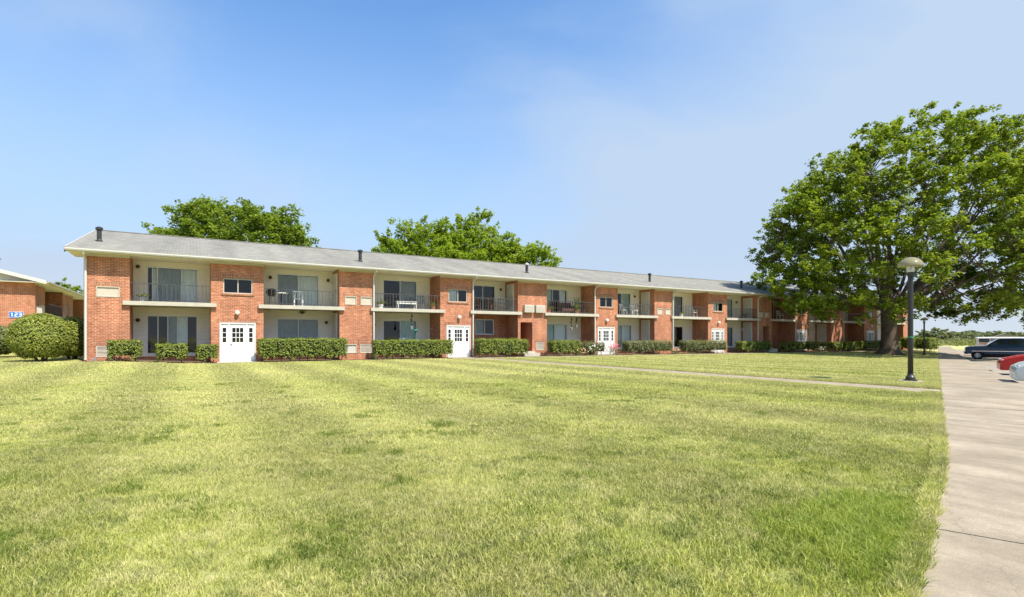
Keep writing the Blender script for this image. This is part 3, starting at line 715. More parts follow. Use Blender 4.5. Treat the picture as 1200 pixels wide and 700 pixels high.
# ---- the second building behind, number 123 on its gable
b2 = empty('apartment_building', (-9.95, 51.54, 0), R(90), 'brick apartment building with white gable and blue house number plate, behind the big round bush', 'apartment building')
B2 = [(0, 3.1), (9.6, 14.4), (20.5, 23.5), (30, 33)]
sp2 = [[], [('win', 11.2, 12.6, 3.2, 4.2, 'dp')], [], []]
for (a, b), s in zip(B2, sp2): block(b2, a, b, s)
recess(b2, 3.1, 9.6, (5.2, 7.4, FL2+.06, 5.0, 'dd'), None, True, [], (False, False), upbrick=True, rail=False)
recess(b2, 14.4, 20.5, (16.2, 18.4, FL2+.06, 5.0, 'dg'), None, False, [], rail=False)
recess(b2, 23.5, 30, (25, 27.4, FL2+.06, 5.0, 'dg'), None, False, [], rail=False)
MB().box((4.2, -.04, FL2+.86), (9.5, 0, FL2+.9)).build('hand_rail', M['rail'], b2)
rb = MB()
for i in range(30): rb.box((3.2+i*.21, -.03, FL2), (3.22+i*.21, -.01, FL2+.86))
rb.build('balusters', M['rail'], b2)['kind'] = 'stuff'
roof(b2, -.62, 33.6, eave_y=-.75, ridge_z=7.9)
gable_wall(b2, 0, -1, ridge_z=7.8); MB().box((0.02, 16.98, -.5), (33, 17.0, TOP)).build('rear_wall', M['brick'], b2)
roof_vent(b2, 2.5, 2.6, (7.9-5.43)/9.15, 7.9, 8.4, h=.8); roof_vent(b2, 21, 2.2, (7.9-5.43)/9.15, 7.9, 8.4, h=.7)
MB().box((.5, -.3, 3.1), (1.25, -.002, 3.65)).build('air_conditioner', M['louver_pale'], b2)
# number plate: blue board, white digits
def digits_plate():
    t = empty('number_sign', (-10.98, 51.50, 2.95), 0, 'blue plate with white number 123 on the far brick gable', 'sign')
    MB().box((-.52, 0, -.26), (.52, .03, .26)).build('plate', mat('sign_blue', (.015, .14, .52), .4, .4), t)
    wm = mat('sign_white', (.85, .85, .85), .5, .3)
    fr = frame_mb(-.535, .535, -.275, .275, -.01, .015, .04).build('plate_rim', wm, t)
    def bars(segs, cx):
        m = MB()
        for x0, z0, x1, z1 in segs: m.box((cx+x0, -.014, z0), (cx+x1, -.002, z1))
        m.build('digit', wm, t)
    w = .05
    bars([(-.03, -.18, .03, .18), (-.08, .08, -.03, .13), (-.08, -.18, .08, -.13)], -.3)
    bars([(-.11, .13, .11, .18), (.06, .0, .11, .13), (-.11, -.025, .11, .025), (-.11, -.13, -.06, -.025), (-.11, -.18, .11, -.13)], 0)
    bars([(-.11, .13, .11, .18), (.06, .025, .11, .13), (-.07, -.025, .11, .025), (.06, -.13, .11, -.025), (-.11, -.18, .11, -.13)], .3)
    return t
sg = digits_plate()
sg.scale = (.72, 1, .78)

# ------------------------------------------------------------------ foliage
def leaf_quads(P, size, up=.5, aspect=.6, nrm=None):
    """leaf quads at points P; returns verts, quads"""
    n = len(P); N = rng.normal(size=(n, 3)); N[:, 2] = np.abs(N[:, 2])+up
    if nrm is not None: N = N*.6+nrm*1.4
    N /= np.linalg.norm(N, axis=1)[:, None]
    A = np.cross(N, rng.normal(size=(n, 3))); A /= np.linalg.norm(A, axis=1)[:, None]+1e-9; B = np.cross(N, A)
    s = (size*rng.uniform(.6, 1.3, n))[:, None]
    v = np.stack([P-A*s, P-B*s*aspect+N*s*.12, P+A*s, P+B*s*aspect+N*s*.12], 1).reshape(-1, 3)
    return v
def quad_mesh(name, v, mat_, parent=None, core=None, corem=None):
    nq = len(v)//4; me = bpy.data.meshes.new(name)
    cv, cf = core if core else (np.zeros((0, 3)), [])
    nv = len(v)+len(cv); me.vertices.add(nv); me.vertices.foreach_set('co', np.concatenate([v, cv]).astype(np.float32).ravel())
    nl = nq*4+sum(len(f) for f in cf); me.loops.add(nl)
    li = list(range(nq*4))
    for f in cf: li += [i+len(v) for i in f]
    me.loops.foreach_set('vertex_index', li); me.polygons.add(nq+len(cf))
    ls = list(range(0, nq*4, 4)); q = nq*4
    for f in cf: ls.append(q); q += len(f)
    me.polygons.foreach_set('loop_start', ls)
    me.materials.append(mat_)
    if cf: me.materials.append(corem); me.polygons.foreach_set('material_index', [0]*nq+[1]*len(cf))
    me.update(calc_edges=True); me.validate()
    o = bpy.data.objects.new(name, me); COL.objects.link(o); o.parent = parent; return o
LM = {
 'big': leaf_mat('maple_leaf', (.075, .135, .014), (.20, .28, .022), (.34, .38, .05), .40, .45),
 'mid': leaf_mat('tree_leaf', (.10, .165, .018), (.18, .26, .028), (.30, .35, .06), .40, .4),
 'oak': leaf_mat('willow_leaf', (.15, .23, .02), (.24, .33, .03), (.34, .40, .06), .45, .5),
 'hedge': leaf_mat('hedge_leaf', (.09, .14, .016), (.17, .22, .025), (.32, .35, .08), .25, 2.5),
 'hedge_dry': leaf_mat('ragged_hedge_leaf', (.10, .14, .03), (.20, .21, .08), (.27, .25, .13), .2, 1.4),
 'bush': leaf_mat('round_bush_leaf', (.14, .18, .02), (.24, .28, .035), (.40, .41, .12), .25, 1.6),
 'far': leaf_mat('hazed_far_leaf', (.13, .17, .08), (.18, .21, .11), (.24, .25, .15), .25, .1),  # paleness of distance haze put into the leaf colours
 'twig': mat('hedge_twigs', (.035, .04, .018), .95, .05, var=.3, vs=9),
}
def tree(name, base, label, trunk_r, fork, hs, Ls, Rs, dep, ncl, per, leaf, lm, csz=(1.5, .5), view=YAW, seed=1, group=None, limbs=9, clip=None, rise=.3, inner=.35, flare=1.6, lq=(.45, .75), extra=()):
    """hs: heights, Ls/Rs: crown extents left/right of the trunk, dep: factor for depth"""
    global rng; rng = np.random.default_rng(seed); rd = random.Random(seed)
    t = empty(name, base, 0, label, 'tree', group)
    rv = np.array([math.cos(view), -math.sin(view), 0]); fv = np.array([math.sin(view), math.cos(view), 0])
    def ext(h, az):
        c = math.cos(az); l = np.interp(h, hs, Ls); r = np.interp(h, hs, Rs); cx = (r-l)/2; rad = (r+l)/2
        return cx, rad
    C = []
    hmin, hmax = hs[0], hs[-1]; tries = 0
    while len(C) < ncl and tries < ncl*60:
        tries += 1
        h = rd.uniform(hmin, hmax); az = rd.uniform(0, 2*PI); cx, rad = ext(h, az)
        if rd.random() > (rad/max((a+b)/2 for a, b in zip(Ls, Rs)))**1.2: continue
        q = math.sqrt(rd.uniform(inner, 1))
        p = rv*(cx+rad*q*math.cos(az)) + fv*(rad*q*math.sin(az)*dep) + np.array([0, 0, h])
        if clip and clip(base[0]+p[0], base[1]+p[1], base[2]+p[2]): continue
        if any(np.sum((p-c[0])**2*np.array([1, 1, 3])) < (csz[0]*.62)**2 for c in C): continue
        C.append((p, q, az))
    for u_, d_, h_ in extra: C.append((rv*u_+fv*d_+np.array([0, 0, h_]), .9, 0))
    V = []
    for p, q, az in C:
        R0 = csz[0]*rd.uniform(.7, 1.25); n = int(per*rd.uniform(.7, 1.3)*(R0/csz[0])**1.6)
        d = rng.normal(size=(n, 3)); d /= np.linalg.norm(d, axis=1)[:, None]; d *= (rng.random(n)**.5)[:, None]
        k_ = max(5, int(n/26)); sub = rng.normal(size=(k_, 3)); sub /= np.linalg.norm(sub, axis=1)[:, None]; sub *= (rng.random(k_)**.4)[:, None]
        d = sub[rng.integers(k_, size=n)]*.95 + d*.31
        d *= np.array([R0, R0, csz[1]*rd.uniform(.8, 1.3)])
        out = p*np.array([1, 1, 0]); out = out/(np.linalg.norm(out)+1e-6)
        s = (d@out)[:, None]; d[:, 2] += s[:, 0]*rise-.10*(s[:, 0]**2)/R0 + rng.normal(size=n)*.08
        V.append(leaf_quads(p+d, leaf, up=.9))
    quad_mesh('crown', np.concatenate(V), LM[lm], t)
    # wood
    m = MB(); tr = trunk_r
    pts = [(0, 0, -.3), (0, 0, .15), (.02, 0, .7), (.03, .0, 1.6), (0, .03, fork*.7), (0, 0, fork), (.1, .05, fork+1.0)]
    m.tube(pts, [tr*flare*1.15, tr*flare, tr*1.18, tr*1.02, tr*.95, tr*1.05, tr*.6], 14)
    for k in range(7):   # root buttresses
        a = k*2*PI/7+.3; ca, sa = math.cos(a), math.sin(a)
        m.tube([(ca*tr*.75, sa*tr*.75, .85), (ca*tr*1.15, sa*tr*1.15, .28), (ca*tr*flare*1.3, sa*tr*flare*1.3, -.06)], [tr*.16, tr*.24, tr*.14], 6)
    ends = []
    H = hmax
    LT = []
    for k in range(limbs):
        az = 2*PI*k*(.382 if limbs > 12 else 1/limbs)+rd.uniform(-.25, .25); hi = (rd.uniform(.12, .9) if limbs > 12 else rd.uniform(.45, .93)) if k % 3 else rd.uniform(.85, .97); h = fork+(H-fork)*hi*.9
        cx, rad = ext(h, az); q = rd.uniform(*lq)
        e = rv*(cx+rad*q*math.cos(az)) + fv*(rad*q*math.sin(az)*dep) + np.array([0, 0, h])
        pts = []; rr = []
        for j in range(9):
            u = j/8; b = np.array([0, 0, fork-.25]); w = u**.85
            hor = e*np.array([1, 1, 0])*(u**.8); z = b[2]+(e[2]-b[2])*(u**1.15)
            pts.append(tuple(hor+np.array([rd.uniform(-.15, .15)*u*2, rd.uniform(-.15, .15)*u*2, z]))); rr.append(tr*((.5 if limbs < 13 or k % 4 == 0 else .27)*(1-u)**1.1+.03))
        m.tube(pts, rr, 8); LT.append(pts)
    LP = np.array([p for l in LT for p in l[1:]])
    for p, q, az in C:
        hd = np.linalg.norm((LP-p)[:, :2], axis=1); dz = p[2]-LP[:, 2]; dd = np.hypot(hd, dz) + np.maximum(0, .55*hd-dz)*1.6
        b = LP[np.argmin(dd)]; mid = (b+p)/2+np.array([rd.uniform(-.3, .3), rd.uniform(-.3, .3), -.12*np.linalg.norm(p-b)])
        r0 = min(.06, .014+.009*np.linalg.norm(p-b))*tr/.7
        m.tube([tuple(b), tuple(mid), tuple(p)], [r0, r0*.7, r0*.3], 5, cap=False)
    m.build('trunk', M['bark'], t, smooth=True)
    return t
TX, TY = 56.5, 25.4
BOUGHS = [(-10.3,-3,5.3),(-8.7,-4,3.9),(-9.5,-3,6.3),(-7.5,-4.5,5.9),(-5.4,-6,4.5),(-3.8,-7,3.4),(-5.4,-5,3.3),(-2.6,-6,4.4),(-3.4,-5,6.3),
    (-6.6,-4,7.1),(-8.3,-3,7.5),(-11.5,-2,5.9),(-12.3,-1.5,7.1),(-6.3,-3.5,4.6),(-4.5,-6.5,3.9),(-7.8,-5,4.8),(-10.8,-4,4.6),(-9.2,-5,4.7),(-12,-3,6.4),
    (4,-4,5.4),(3.2,-3,4.8),(4.8,-2,4.6),(6.3,-3,4.9),(8,-2,5.2),(10.5,-1,4.7),(12,-2,3.8),(13.4,-1,3.5),(14.2,-3,3.3),(7.2,-5,5.8),(9.3,-5,5.2),(5.6,2,5.0),(11.4,2,4.5)]
def big_clip(x, y, z):
    dx, dy = x-TX, y-TY; u = dx*math.cos(YAW)-dy*math.sin(YAW); q = math.hypot(dx, dy); h = z-g(TX, TY)
    if z < 6.9 and y > 30.3: return True
    if h < 7.6-.36*q and h < 7.5: return True           # open underneath, boughs drooping outward
    if abs(u) < 2.6 and h < 7.4: return True
    if u > 10.2 and 15.6 < h < 17.4: return True        # the notch in the right-hand outline
    return False
tree('shade_tree', (TX, TY, g(TX, TY)), 'huge spreading shade tree with thick flared trunk on the lawn beside the parking lot', .66, 4.4,
     [3.0, 4.5, 6, 9, 12, 14.5, 16.5, 18, 19.5, 21, 22.3], [9.5, 11.4, 12.1, 12.3, 11.2, 10.1, 8.6, 6.8, 4.9, 2.4, -1.0], [11.5, 14.5, 15.5, 16, 15.5, 15, 12.5, 14.0, 12.0, 9.0, 4.5], .82, 780, 235, .145, 'big',
     csz=(1.2, .6), seed=11, limbs=24, clip=big_clip, inner=.30, rise=.32, lq=(.55, .95), extra=BOUGHS)
tree('round_tree', (3.4, 60, 0), 'round leafy tree rising behind the left end of the long roof', .4, 3.5,
     [4, 7, 9.5, 11.5, 13.2, 14.3], [6.3, 7.1, 7.1, 6.2, 4.8, 2.8], [8.6, 8.6, 8.0, 7.2, 5.6, 4.2], .8, 320, 290, .16, 'mid', csz=(1.35, .95), seed=5, view=R(3), limbs=7, inner=.2)
tree('tall_tree', (24.6, 62, 0), 'feathery bright green tree, left of the pair behind the roof', .4, 4,
     [5, 8, 11, 13, 14.5, 15.6], [6.5, 7.3, 6.3, 5, 3, 1], [7, 7.3, 6.5, 5, 3, 1], .8, 260, 260, .17, 'oak', csz=(1.25, .95), seed=8, view=R(25), limbs=7, rise=.6, inner=.15, group='trees behind the roof')
tree('tall_tree', (31.5, 63, 0), 'feathery bright green tree, tallest of those behind the middle of the roof', .4, 4,
     [5, 8.5, 11.5, 14, 16, 17.3], [7, 7, 6.5, 5, 3.2, 1], [7, 7.3, 6.8, 5.2, 3.4, 1], .8, 250, 260, .17, 'oak', csz=(1.25, .95), seed=9, view=R(25), limbs=7, rise=.6, inner=.15, group='trees behind the roof')
tree('tall_tree', (38.2, 62, 0), 'lower feathery tree at the right end of the row behind the roof', .35, 4,
     [5, 8, 11, 12.8, 14.2], [6, 6, 5, 3.8, 1], [5, 5.4, 5, 4, 1.6], .8, 190, 240, .17, 'oak', csz=(1.2, .85), seed=10, view=R(30), limbs=6, rise=.5, inner=.15, group='trees behind the roof')
tree('small_tree', (11.8, 74, 0), 'small treetop just showing above the ridge of the long roof', .25, 4, [5, 8, 10.5, 11.6], [2.5, 3, 2.2, .8], [2.5, 3, 2.2, .8], .9, 40, 150, .17, 'mid', csz=(1.1, .7), seed=3, limbs=4)
tree('leafy_tree', (-18.6, 86, 0), 'low green treetop left of the pair behind the far gabled roof', .3, 3, [3, 5, 6.8, 8.0], [2.4, 2.8, 2.2, 1.0], [2.4, 2.8, 2.2, 1.0], .9, 70, 160, .2, 'mid', csz=(1.4, .8), seed=4, limbs=5)
tree('leafy_tree', (-15.8, 93, 0), 'low green treetop beside the corner of the long building', .3, 3, [3, 5, 7, 8.3], [2.4, 3, 2.2, 1.0], [2.4, 3, 2.2, 1.0], .9, 70, 160, .2, 'mid', csz=(1.4, .8), seed=6, limbs=5)

def core_box(x0, x1, y0, y1, z0, z1):
    P = np.array([(x0,y0,z0),(x1,y0,z0),(x1,y1,z0),(x0,y1,z0),(x0,y0,z1),(x1,y0,z1),(x1,y1,z1),(x0,y1,z1)], float)
    return P, [(0,3,2,1),(4,5,6,7),(0,1,5,4),(1,2,6,5),(2,3,7,6),(3,0,4,7)]
def hedge(x0, x1, yc, d, h, label, lm='hedge', dens=520, size=.042, ragged=.04, name='hedge', group='clipped hedges along the front of the building', gapz=.1, sd=0):
    global rng; rng = np.random.default_rng(int(abs(x0*100))+sd)
    w = (x1-x0)/2; cx = (x0+x1)/2; z = g(cx, yc); hd = d/2
    t = empty(name, (cx, yc, z), 0, label, 'hedge', group)
    n = int(dens*(2*(2*w+d)*h + 2*w*d))
    # points in a thin shell of a rounded box, lumpy
    P = rng.uniform(-1, 1, (n*4, 3)); ax = np.argmax(np.abs(P), 1)
    area = np.array([d*h, 2*w*h, 2*w*d]); area = area/area.sum()
    ax = rng.choice(3, n*4, p=area); sgn = rng.choice([-1, 1], n*4); sgn[ax == 2] = 1
    P[np.arange(n*4), ax] = sgn; P = P[:n]
    ax = ax[:n]; r = .16
    N = np.zeros((n, 3)); N[np.arange(n), ax] = sgn[:n]
    Q = P*np.array([w, hd, h/2])
    # rounding: pull corners
    inner = np.clip(Q, [-w+r, -hd+r, -h/2+.02], [w-r, hd-r, h/2-r*.7]); dv = Q-inner; ln = np.linalg.norm(dv, axis=1)[:, None]+1e-6
    lim = np.minimum(ln, r); Q = inner+dv/ln*lim; N = np.where(ln > .01, dv/ln, N)
    lump = (np.sin(Q[:, 0]*5.1+x0)+np.sin(Q[:, 0]*11+Q[:, 2]*7)+np.sin(Q[:, 1]*9+Q[:, 2]*6+x0))/3
    Q += N*((lump*ragged) - rng.random(n)*.10 + rng.normal(size=n)*ragged*.5)[:, None]
    Q[:, 2] += h/2+gapz*.5; 
    sh = (N[:, 2] > .8) & (rng.random(n) < .07); Q[sh, 2] += rng.random(sh.sum())*.11
    lowcut = gapz+.12+.14*(np.sin(Q[:, 0]*6.3+x0*3)+np.sin(Q[:, 0]*13.7))*.5
    bot = (Q[:, 2] < lowcut) | ((Q[:, 2] < gapz+.25) & (rng.random(n) < .4)); Q = Q[~bot]; N = N[~bot]
    v = leaf_quads(Q, size, up=.1, nrm=N)
    core = core_box(-w+.14, w-.14, -hd+.13, hd-.13, gapz+.2, h-.12)
    quad_mesh('foliage', v, LM[lm], t, core, LM['twig'])
    m = MB(); k = max(2, int(2*w/.45))
    for i in range(k):
        x = -w+.25+(2*w-.5)*i/max(1, k-1); y = random.uniform(-.1, .1)
        MB().tube([(x, y, -.05), (x+random.uniform(-.1, .1), y, h*.4)], [.025, .012], 5).build('stem', M['bark'], t)
    return t
HY = 30.95
hedge(-3.42, -2.1, 31.0, .85, .95, 'short square clipped hedge beside the first brick bay, leftmost of the hedges', sd=1)
hedge(-1.55, -.26, 31.0, .85, .88, 'short square clipped hedge in front of the ground floor patio door')
hedge(.1, 1.08, 31.0, .8, .88, 'smallest square hedge touching the left of the first white entrance door', sd=2)
hedge(2.88, 7.45, 31.0, .95, 1.18, 'long clipped hedge right of the first white entrance door', ragged=.05)
hedge(9.0, 13.95, 31.0, .95, 1.08, 'long clipped hedge left of the second white entrance door, bushy along its top', ragged=.05)
hedge(15.75, 19.5, 31.0, .95, 1.12, 'rounded hedge between the second entrance door and the brick passage', ragged=.08)
hedge(21.5, 23.9, 31.0, .9, 1.02, 'rounded dark hedge right of the brick passage, beside the flower bed', ragged=.09)
hedge(23.9, 26.4, 31.05, .8, .95, 'thin ragged hedge with flowers left of the third white entrance door', 'hedge_dry', dens=200, ragged=.14)
hedge(28.4, 33.3, 31.0, .95, 1.0, 'uneven hedge right of the third white entrance door', 'hedge_dry', dens=330, ragged=.12)
hedge(34.8, 40.0, 31.0, .95, 1.02, 'uneven brownish hedge in front of the seventh recessed bay', 'hedge_dry', dens=330, ragged=.12)
hedge(42.0, 46.3, 31.0, .95, 1.0, 'dark trimmed hedge left of the second brick passage', dens=300, size=.055)
hedge(48.4, 51.6, 30.9, .95, .95, 'dark hedge shaded by the big tree, right of the second brick passage', dens=240, size=.06)
hedge(52.2, 54.0, 30.9, .95, .95, 'short dark hedge in front of the fifth entrance door', dens=240, size=.06)
hedge(55.2, 58.2, 30.9, .95, .9, 'shaded hedge left of the thick tree trunk', dens=220, size=.06)
hedge(58.8, 61.4, 30.9, .95, .95, 'dark shaded hedge under the low boughs of the big tree', dens=220, size=.06)
hedge(61.9, 67.5, 30.9, .95, 1.05, 'sunlit light green hedge just left of the thick trunk', dens=200, size=.07)
hedge(67.9, 70.6, 30.9, .95, 1.05, 'light green hedge mostly behind the thick trunk', dens=200, size=.07)
hedge(71.4, 73.6, 30.5, 1.2, 1.45, 'tall square hedge right of the thick trunk at the end of the building', dens=200, size=.075)
hedge(70.2, 72.6, 28.3, 1.5, 1.4, 'tall rounded hedge rightmost, behind the far lamp post', dens=180, size=.075, ragged=.15)
def round_bush(x, y, rx, ry, rz, zc, label, lm, n, size, seed):
    global rng; rng = np.random.default_rng(seed)
    t = empty('round_bush', (x, y, g(x, y)), 0, label, 'bush', 'bushes at the left of the lawn')
    d = rng.normal(size=(n, 3)); d /= np.linalg.norm(d, axis=1)[:, None]
    d = d[(d[:, 2] > -.9)]; k = len(d)
    lump = (np.sin(d[:, 0]*7+d[:, 1]*5)+np.sin(d[:, 2]*9+d[:, 0]*4)+np.sin(d[:, 1]*11+d[:, 2]*3))/3
    P = d*(1+lump*.045-rng.random(k)*.10)[:, None]*np.array([rx, ry, rz])+np.array([0, 0, zc])
    P = P[P[:, 2] > .12]; d2 = (P-np.array([0, 0, zc]))/np.array([rx, ry, rz])
    v = leaf_quads(P, size, up=.1, nrm=d2)
    cv = []; cf = []; nn = 16; mm = 10
    for i in range(mm+1):
        th = PI*i/mm
        for j in range(nn):
            a = 2*PI*j/nn; cv.append((rx*.88*math.sin(th)*math.cos(a), ry*.88*math.sin(th)*math.sin(a), max(.2, zc+rz*.88*math.cos(th))))
    for i in range(mm):
        for j in range(nn): cf.append((i*nn+j, (i+1)*nn+j, (i+1)*nn+(j+1) % nn, i*nn+(j+1) % nn))
    quad_mesh('foliage', v, LM[lm], t, (np.array(cv), cf), LM['twig'])
    for i in range(5):
        a = i*1.3; MB().tube([(math.cos(a)*.12, math.sin(a)*.12, -.05), (math.cos(a)*rx*.5, math.sin(a)*ry*.5, zc)], [.06, .03], 6).build('stem', M['bark'], t)
    return t
round_bush(-6.0, 32.1, 1.22, 1.2, 1.08, 1.14, 'big round clipped bush with pale leaf tips at the left of the long building', 'bush', 13000, .045, 21)
round_bush(-5.15, 33.9, .85, 1.0, 1.05, 1.12, 'second round bush squeezed between the big round bush and the brick corner', 'bush', 6000, .045, 22)
round_bush(-9.35, 39.6, 1.25, 1.2, .85, .95, 'loose dull green bush cut by the left edge of the picture', 'hedge_dry', 5000, .06, 23)

# flower clumps and small plants by the wall
def flower_clump(x, y, h, w, label, col, n=60, leafn=260, grp='flower clumps in the bed'):
    global rng; rng = np.random.default_rng(int(x*31))
    t = empty('flower_clump', (x, y, g(x, y)), 0, label, 'plant', grp)
    d = rng.normal(size=(leafn, 3))*np.array([w*.4, w*.3, h*.25]); d[:, 2] = np.abs(d[:, 2]+h*.4)
    quad_mesh('foliage', leaf_quads(d, .05), LM['hedge_dry'], t)
    d = rng.normal(size=(n, 3))*np.array([w*.38, w*.3, h*.2]); d[:, 2] = np.abs(d[:, 2]+h*.7)
    quad_mesh('blossom', leaf_quads(d, .045, nrm=np.tile([0, -1, .3], (n, 1)), aspect=.9), col, t)
PINK = mat('pink_petals', (.62, .13, .20), .7, .2); WHT = mat('white_petals', (.75, .72, .68), .7, .2); ORG = mat('peach_petals', (.62, .32, .2), .7, .2)
flower_clump(27.3, 30.95, .9, .6, 'tall pink flowers in front of the third entrance door', PINK, 90)
flower_clump(25.2, 30.9, .8, .7, 'white flowers in the thin hedge left of the third entrance', WHT, 70)
flower_clump(23.9, 30.75, .5, .6, 'peach flowers low at the foot of the thin hedge', ORG, 50)
flower_clump(33.9, 30.9, .5, .6, 'dry peach shrub at the foot of the downspout', ORG, 60)
flower_clump(54.6, 30.7, .55, .7, 'white flowers beside the fifth entrance door', WHT, 60)

# ------------------------------------------------------------------ things on the balconies and patios
def chair_thing(loc, rz, m_, label, name='patio_chair', arms=True, group='chairs on the balconies', s=1):
    t = empty(name, loc, rz, label, 'chair', group); w = .25*s
    MB().box((-w, -.24, .40), (w, .22, .44)).build('seat', m_, t, bevel=.01)
    b = MB()
    for i in range(5): x = -w+.03+i*(2*w-.06)/4; b.box((x-.022, .21, .46), (x+.022, .24, .84))
    b.box((-w, .205, .82), (w, .245, .9)); b.build('backrest', m_, t)
    for x in (-w+.03, w-.03):
        for y in (-.21, .2): MB().box((x-.02, y-.02, 0), (x+.02, y+.02, .40)).build('leg', m_, t)
        if arms: MB().box((x-.03, -.24, .62), (x+.03, .2, .65)).box((x-.02, -.22, .44), (x+.02, -.18, .62)).build('armrest', m_, t)
    return t
B = FL2+FY*0
def by(dy): return FY+dy
chair_thing((5.15, by(.75), B), 0, M['plastic'], 'white plastic armchair on the second balcony')
chair_thing((29.75, by(.7), B), .3, M['plastic'], 'left white chair on the balcony with pale green blinds')
chair_thing((30.9, by(.7), B), -.2, M['plastic'], 'right white chair on the balcony with pale green blinds')
chair_thing((17.75, by(.75), B), .2, M['wood'], 'wooden slatted chair on the balcony above the brick patio wall')
chair_thing((16.65, by(.9), B), -.3, M['wood'], 'wooden chair at the left end of that balcony by the downspout')
chair_thing((12.55, by(.8), B), -.5, M['greyplast'], 'dark grey chair behind the white bench on the third balcony')
chair_thing((23.0, by(.75), B), .3, M['wicker'], 'brown wicker chair at the left of the crowded balcony', s=1.3)
chair_thing((25.5, by(.85), B), -.5, M['wicker'], 'brown wicker chair at the right of the crowded balcony', s=1.3)
chair_thing((38.0, by(.7), B), .2, M['plastic'], 'white chair on the seventh balcony near the brick return wall', s=1.2)
chair_thing((50.8, by(.8), B), 0, M['plastic'], 'white chair on the dark balcony at the edge of the tree')
# wicker sofa
t = empty('wicker_sofa', (24.2, by(.8), B), 0, 'brown wicker sofa on the crowded fifth balcony', 'sofa')
MB().box((-.55, -.3, .15), (.55, .3, .42)).build('seat', M['wicker'], t, bevel=.03); MB().box((-.6, .22, .3), (.6, .36, .85)).build('backrest', M['wicker'], t, bevel=.03)
for x in (-.6, .5): MB().box((x, -.3, .0), (x+.1, .25, .6)).build('armrest', M['wicker'], t, bevel=.02)
# round white table
t = empty('round_table', (4.25, by(.6), B), 0, 'small round white table at the left of the second balcony', 'table')
MB().lathe([(.0, .68), (.36, .68), (.38, .70), (.36, .72), (0, .72)], n=20).build('tabletop', M['plastic'], t); MB().lathe([(.04, .05), (.035, .68)], n=8).build('pedestal', M['iron'], t); MB().lathe([(.22, 0), (.2, .03), (.04, .06)], n=12).build('table_base', M['iron'], t)
t = empty('barbecue_grill', (3.75, by(.7), B), 0, 'dark kettle grill beside the round white table', 'grill')
MB().lathe([(.0, .5), (.2, .55), (.27, .7), (.27, .74)], n=14).build('bowl', M['iron'], t); MB().lathe([(.275, .75), (.24, .88), (.1, .97), (0, .98)], n=14).build('lid', M['iron'], t)
for k in range(3): a = k*2.1; MB().tube([(math.cos(a)*.15, math.sin(a)*.15, .55), (math.cos(a)*.27, math.sin(a)*.27, 0)], .013, 5).build('leg', M['iron'], t)
# white bench table on third balcony
t = empty('patio_bench', (11.45, by(.35), B), 0, 'low white slatted bench behind the third balcony railing', 'bench')
for i in range(4): MB().box((-.65, -.22+i*.115, .44), (.65, -.13+i*.115, .47)).build('slat', M['plastic'], t)
MB().box((-.65, -.2, .30), (.65, -.17, .38)).build('apron', M['plastic'], t)
for x in (-.6, .56):
    for y in (-.2, .16): MB().box((x, y, 0), (x+.05, y+.05, .44)).build('leg', M['plastic'], t)
# storage shelf
t = empty('storage_shelf', (18.75, by(.75), B), 0, 'grey shelving unit stacked with boxes in front of the white closet door', 'shelf')
for i in range(4): MB().box((-.4, -.2, .05+i*.28), (.4, .2, .09+i*.28)).build('shelf_board', M['greyplast'], t)
for x in (-.4, .37):
    for y in (-.2, .17): MB().box((x, y, 0), (x+.03, y+.03, .95)).build('post', M['greyplast'], t)
def potted(loc, label, h=.5, m_='terracotta', lm='hedge', spiky=False, group='potted plants on the balconies'):
    global rng; rng = np.random.default_rng(int(abs(loc[0])*77))
    t = empty('potted_plant', loc, 0, label, 'plant', group)
    MB().lathe([(.0, 0), (.11, 0), (.15, .24), (.165, .26), (.14, .26), (.12, .22), (0, .21)], n=12).build('pot', M[m_], t)
    if spiky:
        m = MB()
        for i in range(7): a = i*.9; m.tube([(0, 0, .2), (math.cos(a)*.12, math.sin(a)*.12, .2+h*.6), (math.cos(a)*.2, math.sin(a)*.2, .2+h*random.uniform(.8, 1.2))], [.03, .035, .012], 5)
        m.build('stem', LM[lm], t)
    d = rng.normal(size=(150, 3))*np.array([.13, .13, h*.28]); d[:, 2] = np.abs(d[:, 2])+.28
    quad_mesh('foliage', leaf_quads(d, .045), LM[lm], t)
potted((9.85, by(.4), B), 'plant in a white pot at the left end of the third balcony', .35, 'plastic')
potted((13.3, by(.45), B), 'plant in a terracotta pot at the right end of the third balcony', .35)
potted((24.85, by(.4), B), 'tall cactus-like plant on the crowded fifth balcony', .9, spiky=True)
potted((22.3, by(.4), B), 'dark bushy pot plant at the left end of the crowded balcony', .4)
potted((-2.2, by(.5), B), 'tiny pot plant at the left end of the first balcony', .15, 'greyplast')
potted((36.2, by(.45), B), 'pale pot plant on the seventh balcony', .25, 'plastic')
potted((44.9, by(.45), B), 'bushy pot plant on the eighth balcony by the closet door', .6)
potted((13.3, by(-.2), 0), 'bushy plant on the patio below the third balcony', .9)
